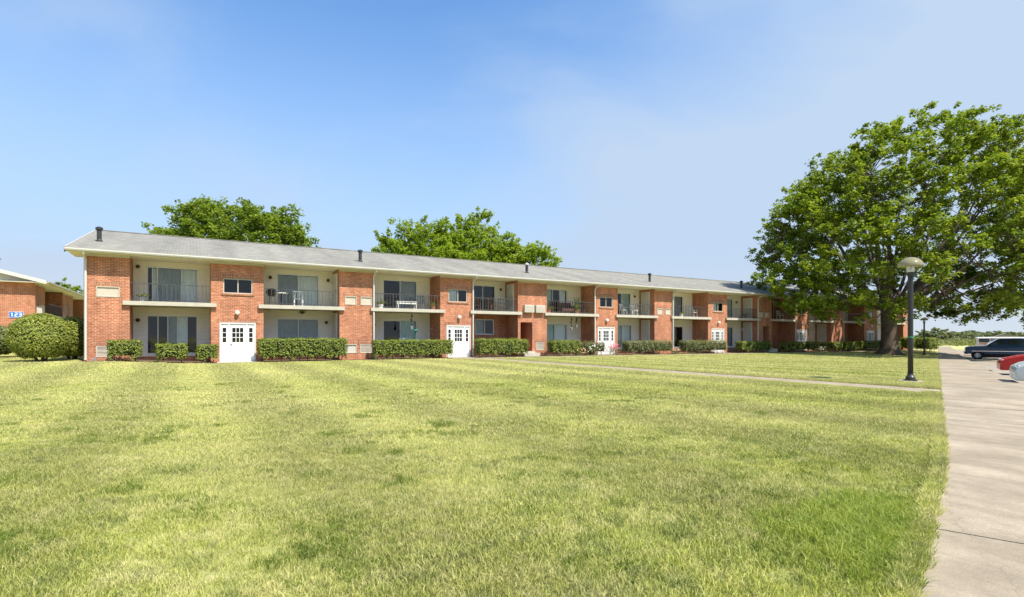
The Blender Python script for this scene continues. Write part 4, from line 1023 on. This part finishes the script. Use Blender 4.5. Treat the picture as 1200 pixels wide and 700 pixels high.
# hanging things
def hanging(x, y, ztop, ln, label, kind):
    t = empty('hanging_basket' if kind != 'feeder' else 'bird_feeder', (x, y, ztop), 0, label, 'hanging basket' if kind != 'feeder' else 'bird feeder', 'things hung under the balcony slabs')
    MB().tube([(0, 0, 0), (0, 0, -ln)], .012, 5).build('cord', M['iron'], t)
    if kind == 'feeder':
        for k, z in enumerate((.25, .5, .8)):
            if z < ln: MB().lathe([(.0, .09), (.05, .07), (.06, -.07), (0, -.09)], (.02*(-1)**k, 0, -z*ln), 8).build('feeder_cup', M['iron'], t)
        MB().lathe([(.0, .12), (.09, .05), (.07, -.12), (0, -.14)], (0, 0, -ln), 8).build('feeder_body', M['greyplast'], t)
    else:
        global rng; rng = np.random.default_rng(int(x))
        MB().lathe([(.0, -.12), (.10, -.08), (.15, 0), (.14, .02), (0, 0)], (0, 0, -ln), 12).build('basket', M['iron'], t)
        d = rng.normal(size=(120, 3))*np.array([.11, .11, .08])+np.array([0, 0, -ln+.02]); quad_mesh('foliage', leaf_quads(d, .04), LM['hedge'], t)
hanging(5.3, by(.25), 2.87, .12, 'small dark basket hung below the second balcony', 'basket')
hanging(11.75, by(.2), 2.87, .95, 'feeder on a long cord below the third balcony', 'feeder')
hanging(24.2, by(.2), 2.87, .9, 'string of dark feeders below the crowded balcony, left one', 'feeder')
hanging(24.75, by(.3), 2.87, .7, 'short feeder below the crowded balcony, right one', 'feeder')
hanging(44.2, by(.3), 2.87, .8, 'wind chime like feeder below the eighth balcony', 'feeder')
t = empty('garden_spinner', (12.05, by(.25), 0), 0, 'teal garden pole ornament behind the hedge below the third balcony', 'ornament')
MB().tube([(0, 0, 0), (0, 0, 1.75)], .02, 6).build('pole', M['teal'], t); MB().lathe([(.0, -.12), (.16, -.03), (.2, .0), (.0, .06)], (0, 0, 1.75), 10).build('cup', M['teal'], t)
t = empty('metal_trellis', (13.05, by(.1), 0), 0, 'round-topped black wire trellis behind the hedge left of the second door', 'trellis')
m = MB(); m.tube([(-.32, 0, 0), (-.32, 0, 1.5)]+[(-.32*math.cos(a*PI/8), 0, 1.5+.36*math.sin(a*PI/8)) for a in range(1, 8)]+[(.32, 0, 1.5), (.32, 0, 0)], .012, 5); m.build('hoop', M['iron'], t)
for z in (.6, .95, 1.3): MB().tube([(-.32, 0, z), (.32, 0, z)], .009, 4).build('crossbar', M['iron'], t)
MB().tube([(0, 0, .3), (0, 0, 1.85)], .009, 4).build('upright', M['iron'], t)

# ------------------------------------------------------------------ lamp posts
def lamp_post():
    lx, ly = 18.04, 7.55
    t = empty('lamp_post', (lx, ly, g(lx, ly)), 0, 'tall dark lamp post with mushroom cap on the near lawn corner by the sidewalk', 'lamp post', 'lamp posts along the sidewalk')
    MB().box((-.30, -.30, -.1), (.30, .30, .045), rz=R(21), o=(0, 0)).build('footing', M['concrete'], t, bevel=.02)
    MB().box((-.16, -.16, .045), (.16, .16, .075), rz=R(21), o=(0, 0)).lathe([(.125, .07), (.12, .15), (.085, .20), (.071, .25)], n=18).build('base', M['iron'], t)
    MB().lathe([(.069, .2), (.069, 1.2), (.066, 3.05), (.066, 3.12)], n=18).build('pole', mat('lamp_iron', (.022, .022, .023), .4, .5, var=.15, vs=3), t, smooth=True)
    MB().lathe([(.0685, 1.3), (.073, 1.3), (.073, 1.335), (.0685, 1.335)], n=18).build('green_band', mat('green_tape', (.02, .3, .12), .5, .3), t)
    MB().lathe([(.078, 3.1), (.095, 3.14), (.095, 3.2), (.07, 3.22)], n=18).build('collar', M['iron'], t)
    gm = bpy.data.materials.new('lens'); gm.use_nodes = True; p = gm.node_tree.nodes['Principled BSDF']; p.inputs['Base Color'].default_value = (.8, .82, .84, 1); p.inputs['Roughness'].default_value = .15; p.inputs['Transmission Weight'].default_value = .5
    MB().lathe([(.07, 3.2), (.10, 3.23), (.098, 3.42), (.07, 3.46), (0, 3.46)], n=18).build('lens', gm, t, smooth=True)
    cap = leaf_mat('lamp_cap_acrylic', (.40, .38, .28), (.44, .42, .32), (.40, .38, .28), .4, 1, .3)
    cn = cap.node_tree; tb = cn.nodes.new('ShaderNodeBsdfTransparent'); tb.inputs[0].default_value = (.85, .85, .75, 1); mm_ = cn.nodes.new('ShaderNodeMixShader'); mm_.inputs[0].default_value = .3
    o_ = cn.nodes['Material Output']; src_ = o_.inputs[0].links[0].from_socket; cn.links.new(src_, mm_.inputs[1]); cn.links.new(tb.outputs[0], mm_.inputs[2]); cn.links.new(mm_.outputs[0], o_.inputs[0])
    MB().lathe([(.325, 3.385), (.33, 3.40), (.29, 3.50), (.22, 3.58), (.12, 3.635), (0, 3.66), (0, 3.645), (.11, 3.62), (.21, 3.565), (.28, 3.49), (.32, 3.39)], n=28).build('lamp_cap', cap, t, smooth=True)
    MB().tube([(0, 0, 3.44), (0, 0, 3.76)], [.012, .01], 6).build('finial', M['iron'], t)
    return t
lp = lamp_post()
copy_tree(lp, (60.17, 24.04, g(60.17, 24.04)), 0, 'smaller-looking distant lamp post beyond the thick tree trunk')

# ------------------------------------------------------------------ vehicles (nose toward +x)
def paint(name, c, rough=.25): 
    m = mat(name, c, rough, .4, coat=.25); return m
GLS = mat('car_glass', (.02, .025, .03), .06, .7); TYRE = mat('tyre', (.02, .02, .02), .85, .2); RIM = mat('rim', (.55, .56, .58), .3, .5, metal=.9)
CHR = mat('chrome', (.75, .76, .78), .2, .6, metal=1); LENS = mat('headlight_lens', (.7, .74, .78), .12, .8); TRIMB = mat('black_trim', (.02, .02, .022), .6, .3); TAIL = mat('amber_lens', (.6, .2, .03), .2, .6)
def extr(poly, w, m_, parent, name, taper=None, round_=.07, bev=.0):
    """side-profile polygon (x, z) extruded across y, softened toward the flanks"""
    bm = bmesh.new(); rings = []
    cx = sum(p[0] for p in poly)/len(poly); cz = sum(p[1] for p in poly)/len(poly)
    ys = [(-w, 1), (-w*.985, .35), (-w+round_*1.4, 0), (0, -.25), (w-round_*1.4, 0), (w*.985, .35), (w, 1)]
    for y, k in ys:
        r = []
        for x, z in poly:
            t = taper(x, z) if taper else 1
            sx = 1 if k < 0 else 1-k*round_*.35/(max(p[0] for p in poly)-cx)
            zz = cz+(z-cz)*(1-max(k, 0)*round_*.45/(max(p[1] for p in poly)-cz))
            if k < 0 and z > cz: zz += .018
            nose = 1-.0*k
            r.append(bm.verts.new((cx+(x-cx)*sx, y*t, zz)))
        rings.append(r)
    n = len(poly)
    for a, b in zip(rings, rings[1:]):
        for i in range(n): bm.faces.new((a[i], a[(i+1) % n], b[(i+1) % n], b[i]))
    f1 = bm.faces.new(rings[0][::-1]); f2 = bm.faces.new(rings[-1])
    bmesh.ops.triangulate(bm, faces=[f1, f2]); bmesh.ops.recalc_face_normals(bm, faces=bm.faces)
    me = bpy.data.meshes.new(name); bm.to_mesh(me); bm.free(); me.materials.append(m_)
    for p in me.polygons: p.use_smooth = True
    o = bpy.data.objects.new(name, me); COL.objects.link(o); o.parent = parent
    try:
        me.set_sharp_from_angle(angle=R(32))
    except Exception: pass
    return o
def arch(cx, cz, r, z0, rev=True):
    """arc points of a wheel arch from rear to front along the sill (going +x)"""
    a0 = math.asin(min(.99, (z0-cz)/r)); P = []
    for i in range(11):
        a = PI-a0-(PI-2*a0)*i/10; P.append((cx+r*math.cos(a), cz+r*math.sin(a)))
    return P
def wheel(parent, x, y, r, w):
    s = 1 if y > 0 else -1
    m = MB(); prof = [(.0, -w/2), (r*.6, -w/2), (r*.93, -w/2), (r, -w/2+.03), (r, w/2-.03), (r*.93, w/2), (r*.64, w/2), (r*.60, w/2-.05), (0, w/2-.05)]
    m.lathe(prof, n=24); o = m.build('wheel', TYRE, parent, smooth=False); o.rotation_euler = (R(-90)*s, 0, 0); o.location = (x, y, r)
    rm = MB().lathe([(r*.62, w/2-.03), (r*.58, w/2-.005), (r*.52, w/2-.03)], n=24).lathe([(.0, w/2+.0), (r*.17, w/2-.005), (r*.19, w/2-.045)], n=12)
    for k in range(6):
        a = k*PI/3; c, n_ = math.cos(a), math.sin(a); rm.tube([(c*r*.15, n_*r*.15, w/2-.025), (c*r*.55, n_*r*.55, w/2-.02)], r*.075, 5)
    rm.build('rim', RIM, o)
def car(name, loc, rz, label, cat, col, K):
    t = empty(name, loc, rz, label, cat)
    w = K['w']; r = K['r']; sill = K['sill']; xf, xr = K['xf'], K['xr']
    low = K['top'] + [] 
    poly = list(K['rear']) + arch(xr, r, r*1.16, sill) + arch(xf, r, r*1.16, sill) + list(K['front'])
    extr(poly, w, col, t, 'body', taper=K.get('btaper'), round_=.09)
    tp = K['cab']; z0 = min(p[1] for p in tp); zt = max(p[1] for p in tp); tum = K.get('tum', .16)
    tap = lambda x, z: 1-tum*(z-z0)/(zt-z0)
    extr(tp, w*.965, col, t, 'cabin', taper=tap, round_=.07)
    for s in (-1, 1):
        for q in K['glass']:
            m = MB(); pts = [(x, s*(w*.965*tap(x, z)+.004), z) for x, z in q]; m.face(pts if s < 0 else pts[::-1])
            m.build('side_window', GLS, t)
    for q, nm in K['ends']:   # windscreen, rear screen: two (x,z) points low and high
        (xa, za), (xb, zb) = q; s = .011 if xa > xb else -.011; ya = w*.965*tap(xa, za)-.08; yb = w*.965*tap(xb, zb)-.08
        m = MB(); m.face([(xa+s, -ya, za+.02), (xa+s, ya, za+.02), (xb+s, yb, zb+.02), (xb+s, -yb, zb+.02)]); m.build(nm, GLS, t)
    for y in (-w+.1, w-.1): wheel(t, xf, y, r, .22); wheel(t, xr, y, r, .22)
    fx = K['fx']
    for s in (-1, 1):
        MB().box((fx-.30, s*(w-.42)-.17, K['hl'][0]), (fx-.005, s*(w-.42)+.24, K['hl'][1])).build('headlight', LENS, t, bevel=.03)
        MB().box((K['mx']-.08, s*(w+.08)-.09, z0+.02), (K['mx']+.08, s*(w+.08)+.09, z0+.17)).build('wing_mirror', col if not K.get('bm') else TRIMB, t, bevel=.03)
        MB().box((K['dx']-.10, s*(w+.006)-.012, z0-.17), (K['dx']+.10, s*(w+.006)+.012, z0-.135)).build('door_handle', TRIMB, t)
        for x in K['seams']: MB().box((x-.006, s*(w-.002)-.004, sill+.08), (x+.006, s*(w-.002)+.004, z0-.02)).build('door_seam', TRIMB, t)
    gz = K['grille']; MB().box((fx-.03, -.42, gz[0]), (fx+.012, .42, gz[1])).build('grille', TRIMB if not K.get('chrome') else CHR, t, bevel=.01)
    bz = K['bump']; MB().box((fx-.22, -w+.05, bz[0]), (fx+.07, w-.05, bz[1])).build('bumper', K['bumpm'] or col, t, bevel=.05)
    MB().box((xr-.3, -w+.25, .2), (xf+.3, w-.25, sill+.1)).build('underbody', TRIMB, t)
    MB().box((fx+.06, -.26, bz[0]+.06), (fx+.078, .26, bz[0]+.17)).build('number_plate', M['plastic'], t)
    return t
CARROT = math.atan2(.934, -.357)      # nose toward the sidewalk
def place(px_s, px_t):  # s along sidewalk, t = nose distance from the kerb line (negative into the lot)
    x, y = st(px_s, px_t); return (x, y, g(x, y)-.12)
truckK = dict(w=.98, r=.40, sill=.50, xf=1.98, xr=-2.0, top=[],
    rear=[(-3.1, 1.28), (-3.15, .66), (-3.0, .54)], front=[(2.74, .54), (2.84, .66), (2.87, 1.02), (2.80, 1.14), (2.55, 1.21), (1.6, 1.26), (1.2, 1.29), (-1.3, 1.30)],
    cab=[(-1.3, 1.23), (1.42, 1.23), (1.32, 1.32), (.62, 1.86), (.44, 1.94), (-.95, 1.96), (-1.18, 1.90), (-1.32, 1.33)], tum=.17,
    glass=[[(.08, 1.35), (1.12, 1.34), (.55, 1.79), (.08, 1.86)], [(-1.12, 1.35), (-.04, 1.35), (-.04, 1.86), (-1.0, 1.86)]],
    ends=[(((1.32, 1.32), (.62, 1.86)), 'windscreen'), (((-1.32, 1.33), (-1.18, 1.88)), 'rear_window')],
    fx=2.85, hl=(.86, 1.08), mx=1.12, dx=.2, seams=[1.22, .02, -1.25], grille=(.78, 1.08), chrome=True, bump=(.50, .72), bumpm=None, bm=True)
navy = paint('navy_paint', (.010, .034, .075))
x, y = st(0, 0)
tr_nose = to_st(62.45, 21.9)
px_, py_ = st(tr_nose[0], -SW-2.85-.35)
tk = car('pickup_truck', (px_, py_, g(px_, py_)-.12), math.atan2(UN.y, UN.x), 'dark navy blue pickup truck parked nose to the sidewalk', 'pickup truck', navy, truckK)
for s in (-1, 1): MB().box((-3.0, s*.985-.008, .76), (2.4, s*.985+.008, .81)).build('side_stripe', CHR, tk)
MB().box((-3.05, -.88, 1.25), (-1.4, .88, 1.31)).build('bed_liner', TRIMB, tk)
sedanK = dict(w=.88, r=.32, sill=.30, xf=1.38, xr=-1.32, top=[],
    rear=[(-2.25, .95), (-2.35, .7), (-2.3, .4), (-2.1, .28)], front=[(2.02, .22), (2.2, .30), (2.27, .5), (2.24, .60), (2.05, .72), (1.6, .84), (1.0, .93), (.4, .96), (-1.4, 1.0), (-2.0, 1.0)],
    cab=[(-1.75, .95), (1.15, .90), (.5, 1.30), (.1, 1.42), (-.6, 1.44), (-1.2, 1.34)], tum=.24,
    glass=[[(-.2, 1.0), (.82, .99), (.32, 1.30), (-.2, 1.36)], [(-1.3, 1.02), (-.28, 1.0), (-.28, 1.37), (-1.0, 1.31)]],
    ends=[(((1.15, .92), (.5, 1.28)), 'windscreen'), (((-1.75, .97), (-1.2, 1.32)), 'rear_window')],
    fx=2.20, hl=(.575, .665), mx=.72, dx=-.1, seams=[.85, -.24, -1.25], grille=(.46, .56), chrome=False, bump=(.22, .5), bumpm=None)
red = paint('red_paint_car', (.42, .012, .012)); silver = paint('pale_silver_paint', (.55, .62, .62))
def park(nx, ny, L2, K, name, label, cat, col, back=.35):
    s, t = to_st(nx, ny); px_, py_ = st(s, t-L2); return car(name, (px_, py_, g(px_, py_)-.12), math.atan2(UN.y, UN.x), label, cat, col, K)
park(30.0, 9.25, 2.27, sedanK, 'parked_car', 'bright red car parked nose to the sidewalk, in front of the pickup', 'car', red)
park(21.4, 6.27, 2.27, sedanK, 'parked_car', 'pale silver car nose cut off by the right edge of the picture', 'car', silver)
suvK = dict(sedanK); suvK.update(w=.95, r=.37, sill=.4, xf=1.45, xr=-1.45,
    rear=[(-2.35, 1.1), (-2.4, .6), (-2.2, .4)], front=[(2.15, .38), (2.35, .5), (2.38, .85), (2.2, 1.0), (1.3, 1.1), (-1.5, 1.12)],
    cab=[(-2.3, 1.05), (1.35, 1.03), (.75, 1.6), (.4, 1.74), (-1.9, 1.76), (-2.2, 1.6)], tum=.16,
    glass=[[(-.1, 1.15), (1.0, 1.14), (.6, 1.55), (-.1, 1.62)], [(-1.1, 1.15), (-.18, 1.15), (-.18, 1.63), (-1.1, 1.64)], [(-2.1, 1.16), (-1.18, 1.15), (-1.18, 1.64), (-2.0, 1.6)]],
    ends=[(((1.35, 1.06), (.75, 1.58)), 'windscreen'), (((-2.3, 1.08), (-2.2, 1.58)), 'rear_window')], fx=2.36, hl=(.8, .98), mx=.95, dx=0, seams=[1.1, -.15, -1.15], grille=(.7, .9), bump=(.38, .65))
park(72.0, 24.6, 2.4, suvK, 'parked_van', 'white van with dark windows parked behind the pickup', 'van', paint('white_car_paint', (.75, .75, .73)))
# camper / motorhome
def camper():
    nx, ny = 82.6, 27.6; s, t = to_st(nx, ny); x, y = st(s, t-3.4)
    c = empty('camper_trailer', (x, y, g(x, y)-.12), math.atan2(UN.y, UN.x), 'low white camper with orange stripe parked behind the van', 'camper')
    MB().box((-3.4, -1.15, .5), (3.4, 1.15, 2.1)).build('body', paint('camper_white', (.72, .72, .68)), c, bevel=.14)
    for s_ in (-1, 1):
        MB().box((-3.2, s_*1.16-.012, 1.2), (3.1, s_*1.16+.012, 1.36)).build('stripe', mat('orange_stripe', (.6, .25, .06), .5, .3), c)
        for x0 in (-2.4, -.8, .6, 2.2): MB().box((x0, s_*1.16-.015, 1.45), (x0+.95, s_*1.16+.015, 1.9)).build('window', GLS, c)
        MB().box((1.62, s_*1.16-.015, .7), (2.12, s_*1.16+.015, 1.95)).build('side_door', M['greyplast'], c)
    MB().box((3.39, -.9, 1.2), (3.42, .9, 1.85)).build('windscreen', GLS, c); MB().box((3.35, -1.05, .45), (3.55, 1.05, .68)).build('bumper', TRIMB, c, bevel=.04)
    for y_ in (-1.0, 1.0): wheel(c, 2.2, y_, .36, .22); wheel(c, -2.0, y_, .36, .22)
camper()

# ------------------------------------------------------------------ distance beyond the lot
def far_tree(x, y, h, w, label, seed, lm='far'):
    tree('distant_tree', (x, y, -.8), label, .3, h*.2, [h*.12, h*.35, h*.6, h*.85, h], [w*.8, w, w*.9, w*.6, w*.2], [w*.8, w, w*.9, w*.6, w*.2], .9, 46, 90, .42, lm, csz=(w*.32, h*.12), seed=seed, view=R(68), limbs=4, group='distant tree line', inner=.1)
def atp(px, Z): l = (px-600)/629*Z; return Z*math.sin(YAW)+l*math.cos(YAW), Z*math.cos(YAW)-l*math.sin(YAW)
ft = [(1090, 150, 4.6, 3.5, 'bushy tree at the left end of the distant tree line, right of the far lamp'), (1097, 175, 6.5, 6, 'rounded taller tree in the distant line, left of the camper'),
      (1113, 190, 4.8, 5.5, 'low tree in the distant line beside the rounded taller one'), (1127, 200, 5.4, 7, 'distant tree directly above the left end of the camper'),
      (1142, 210, 5.6, 8, 'distant tree above the middle of the camper'), (1156, 215, 5.8, 8, 'distant tree above the white van'),
      (1170, 205, 5.6, 7, 'distant tree above the pickup windscreen'), (1186, 210, 5.4, 8, 'distant tree above the pickup cab'), (1202, 200, 5.6, 8, 'distant tree at the right edge of the picture'), (1078, 185, 4.4, 5, 'distant tree half hidden by the rightmost hedge')]
for i, (px, Z, h, w, lab) in enumerate(ft):
    x, y = atp(px, Z); far_tree(x, y, h*.72, w, lab, 40+i)
def far_house():
    x, y = atp(1178, 190); t = empty('far_house', (x, y, -.84), R(21), 'low pinkish brick house with grey roof on the horizon above the pickup', 'house')
    MB().box((-5, -3, 0), (5, 3, 2.4)).build('wall', mat('pinkish_wall', (.5, .26, .2), .8, .2), t)
    m = MB(); m.face([(-5.4, -3.4, 2.3), (5.4, -3.4, 2.3), (5.4, 0, 3.6), (-5.4, 0, 3.6)]); m.face([(-5.4, 0, 3.6), (5.4, 0, 3.6), (5.4, 3.4, 2.3), (-5.4, 3.4, 2.3)]); m.face([(-5.0, -3.0, 2.4), (-5.0, 3, 2.4), (-5.0, 0, 3.55)]); m.build('roof', M['shingle'], t)
    for xx in (-3, 0, 3): MB().box((xx-.5, -3.05, 1), (xx+.5, -2.99, 2)).build('window', GLS, t)
far_house()
# weedy rough grass and reeds at the far edge of the lot
def rough_grass():
    global rng; rng = np.random.default_rng(77)
    P = []
    for _ in range(5200):
        px = rng.uniform(1084, 1215); Z = rng.uniform(95, 160); x, y = atp(px, Z); s, t = to_st(x, y)
        if lot_in(s, t): continue
        P.append((x, y, g(x, y)+rng.uniform(.0, .9)))
    v = leaf_quads(np.array(P), .35, up=.0, aspect=.4)
    o = quad_mesh('rough_grass', v, LM['hedge_dry']); tag(o, 'pale weedy grass along the far edge of the parking lot', 'grass', kind='stuff')
rough_grass()

# ------------------------------------------------------------------ lawn blades: small tufts instanced on real points
LUSH = leaf_mat('lush_blade', (.17, .25, .03), (.25, .32, .045), (.44, .45, .12), .3, 3)
CLUMP = leaf_mat('clump_blade', (.10, .155, .02), (.16, .22, .03), (.34, .36, .10), .25, 3)
def grass():
    rs = np.random.default_rng(99)
    src = bpy.data.collections.new('tuft_sources')
    def tuft(name, nb, rad, hmin, hmax, bw, seed, segs=2):
        r = np.random.default_rng(seed); v = []; f = []
        for _ in range(nb):
            a = r.uniform(0, 2*PI); q = rad*math.sqrt(r.random()); x, y = q*math.cos(a), q*math.sin(a)
            h = r.uniform(hmin, hmax); b = r.uniform(0, 2*PI); lean = h*r.uniform(.15, 1.1); dx, dy = math.cos(b)*lean, math.sin(b)*lean
            c = r.uniform(0, PI); wx, wy = math.cos(c)*bw/2, math.sin(c)*bw/2; i = len(v)
            v += [(x-wx, y-wy, 0), (x+wx, y+wy, 0), (x+dx*.35+wx*.8, y+dy*.35+wy*.8, h*.62), (x+dx*.35-wx*.8, y+dy*.35-wy*.8, h*.62), (x+dx, y+dy, h*r.uniform(.75, 1.0))]
            f += [(i, i+1, i+2, i+3), (i+3, i+2, i+4)]
        me = bpy.data.meshes.new(name); me.from_pydata(v, [], f); me.materials.append({'h_lush': LUSH, 'j_clump': CLUMP}.get(name, M['blade']))
        o = bpy.data.objects.new(name, me); src.objects.link(o)
    kinds = [('a_near', 40, .085, .015, .06, .0034), ('b_near', 44, .09, .018, .042, .0038), ('c_near', 38, .08, .02, .06, .0036),
             ('d_mid', 56, .16, .022, .05, .007), ('e_mid', 56, .17, .025, .058, .008), ('f_far', 60, .30, .022, .05, .014), ('g_far', 60, .32, .022, .055, .016), ('h_lush', 30, .08, .04, .09, .0055), ('i_edge', 16, .035, .03, .06, .0045), ('j_clump', 30, .07, .035, .08, .006)]
    for i, k in enumerate(kinds): tuft(*k, seed=i+1)
    pts = []; idx = []; scl = []; rot = []
    def emit(n, z0, z1, choices, s0=.8, s1=1.25, lat=1.02):
        k = int(n*3.2)
        Z = np.sqrt(rs.uniform(z0**2, z1**2, k)); l = rs.uniform(-lat, lat, k)*Z
        X = Z*math.sin(YAW)+l*math.cos(YAW); Y = Z*math.cos(YAW)-l*math.sin(YAW)
        c = 0
        for x, y in zip(X, Y):
            s, t = to_st(x, y); mg = (.05, .15, .30)[0 if choices[-1] < 3 else 1 if choices[-1] < 5 else 2]
            if t < edge_l(s)+.03+mg: continue
            if PATH_X[0]-mg < x < PATH_X[1]+mg and y > 4.8 and y < 30.3: continue
            if x > 15.8 and WALK_Y[0]-.02 < y < WALK_Y[1]: continue
            if y > 30.45 and x > -4.7 and x < 76: continue
            if abs(x-18.04) < .33 and abs(y-7.55) < .33: continue
            if 13.2 < x < 16 and y > 28.4+.0 and (x > 14.0 or y > 29.4): continue
            if .9 < x < 3.15 and y > 30.9: continue
            if (x-TX)**2+(y-TY)**2 < 1.6: continue
            # thin out in dry patches
            pn = math.sin(x*1.7+math.sin(y*1.3)*1.9)*math.sin(y*2.1+math.sin(x*1.1)*1.7)
            sc = rs.uniform(s0, s1)*(1+.22*pn)
            pts.append((x, y, g(x, y)-.004)); idx.append(choices[rs.integers(len(choices))]); scl.append(sc); rot.append(rs.uniform(0, 6.28)); c += 1
            if c >= n: break
    emit(14500, 2.2, 6.5, [0, 1, 1, 0, 2]); emit(13000, 6, 10.5, [0, 1, 2, 3])
    emit(15000, 9.5, 18, [3, 4]); emit(15000, 17, 33, [5, 6]); emit(9000, 32, 62, [5, 6], 1, 1.5)
    # a lush rank patch next to the sidewalk, and stray clumps
    for cx, cy, r_, n in ((3.9, 1.85, .32, 420), (4.3, 2.1, .32, 300), (3.45, 1.65, .25, 240), (3.6, 2.15, .25, 90)):
        for _ in range(n):
            x, y = cx+rs.normal()*r_*.75, cy+rs.normal()*r_*.5; s, t = to_st(x, y)
            if t < edge_l(s)+.02: continue
            pts.append((x, y, 0)); idx.append(7); scl.append(rs.uniform(.6, 1.25)); rot.append(rs.uniform(0, 6.28))
    for _ in range(150):
        Z = rs.uniform(3, 15); l = rs.uniform(-.95, .6)*Z; cx = Z*math.sin(YAW)+l*math.cos(YAW); cy = Z*math.cos(YAW)-l*math.sin(YAW)
        for _ in range(rs.integers(8, 26)):
            x, y = cx+rs.normal()*.12, cy+rs.normal()*.1; s, t = to_st(x, y)
            if t < .05 or (PATH_X[0]-.1 < x < PATH_X[1]+.1): continue
            pts.append((x, y, 0)); idx.append(9); scl.append(rs.uniform(.45, .95)); rot.append(rs.uniform(0, 6.28))
    # grass growing over the slab edges
    for _ in range(9000):
        s = rs.uniform(-13, 12) if rs.random() < .7 else rs.uniform(12, 45); x, y = st(s, edge_l(s)+.03+rs.random()**1.5*(.08 if s < -6 else .32))
        if 14.8 < x < 15.95: continue
        pts.append((x, y, g(x, y)+.012)); idx.append(8); scl.append(rs.uniform(.7, 1.5)); rot.append(rs.uniform(0, 6.28))
    for _ in range(9000):
        y = rs.uniform(6.25, 28.5); x = rs.choice([PATH_X[0]-.02-rs.uniform(.0, .2), PATH_X[1]+.02+rs.uniform(0, .2)])
        pts.append((x, y, 0)); idx.append(8); scl.append(rs.uniform(.9, 1.7) if x > 15.5 else rs.uniform(.6, 1.0)); rot.append(rs.uniform(0, 6.28))
    me = bpy.data.meshes.new('lawn_grass'); me.from_pydata(pts, [], [])
    for nm, ty, dat in (('ti', 'INT', idx), ('ts', 'FLOAT', scl), ('tr', 'FLOAT', rot)):
        at = me.attributes.new(nm, ty, 'POINT'); at.data.foreach_set('value', dat)
    o = bpy.data.objects.new('lawn_grass', me); COL.objects.link(o)
    tag(o, 'mown grass blades of the wide lawn, patchy green and straw coloured', 'grass', kind='stuff')
    ng = bpy.data.node_groups.new('tufts', 'GeometryNodeTree')
    ng.interface.new_socket('Geometry', in_out='INPUT', socket_type='NodeSocketGeometry'); ng.interface.new_socket('Geometry', in_out='OUTPUT', socket_type='NodeSocketGeometry')
    N = ng.nodes; L = ng.links.new; gi = N.new('NodeGroupInput'); go = N.new('NodeGroupOutput')
    ci = N.new('GeometryNodeCollectionInfo'); ci.inputs['Collection'].default_value = src; ci.inputs['Separate Children'].default_value = True; ci.inputs['Reset Children'].default_value = True
    ip = N.new('GeometryNodeInstanceOnPoints'); ip.inputs['Pick Instance'].default_value = True
    def attr(nm, ty):
        a = N.new('GeometryNodeInputNamedAttribute'); a.data_type = ty; a.inputs['Name'].default_value = nm; return a.outputs['Attribute']
    cx = N.new('ShaderNodeCombineXYZ'); L(attr('tr', 'FLOAT'), cx.inputs['Z'])
    er = N.new('FunctionNodeEulerToRotation'); L(cx.outputs[0], er.inputs[0])
    mp = N.new('GeometryNodeMeshToPoints')
    L(gi.outputs[0], mp.inputs['Mesh']); L(mp.outputs[0], ip.inputs['Points']); L(ci.outputs[0], ip.inputs['Instance']); L(attr('ti', 'INT'), ip.inputs['Instance Index'])
    L(er.outputs[0], ip.inputs['Rotation']); L(attr('ts', 'FLOAT'), ip.inputs['Scale']); L(ip.outputs[0], go.inputs[0])
    md = o.modifiers.new('tufts', 'NODES'); md.node_group = ng
grass()
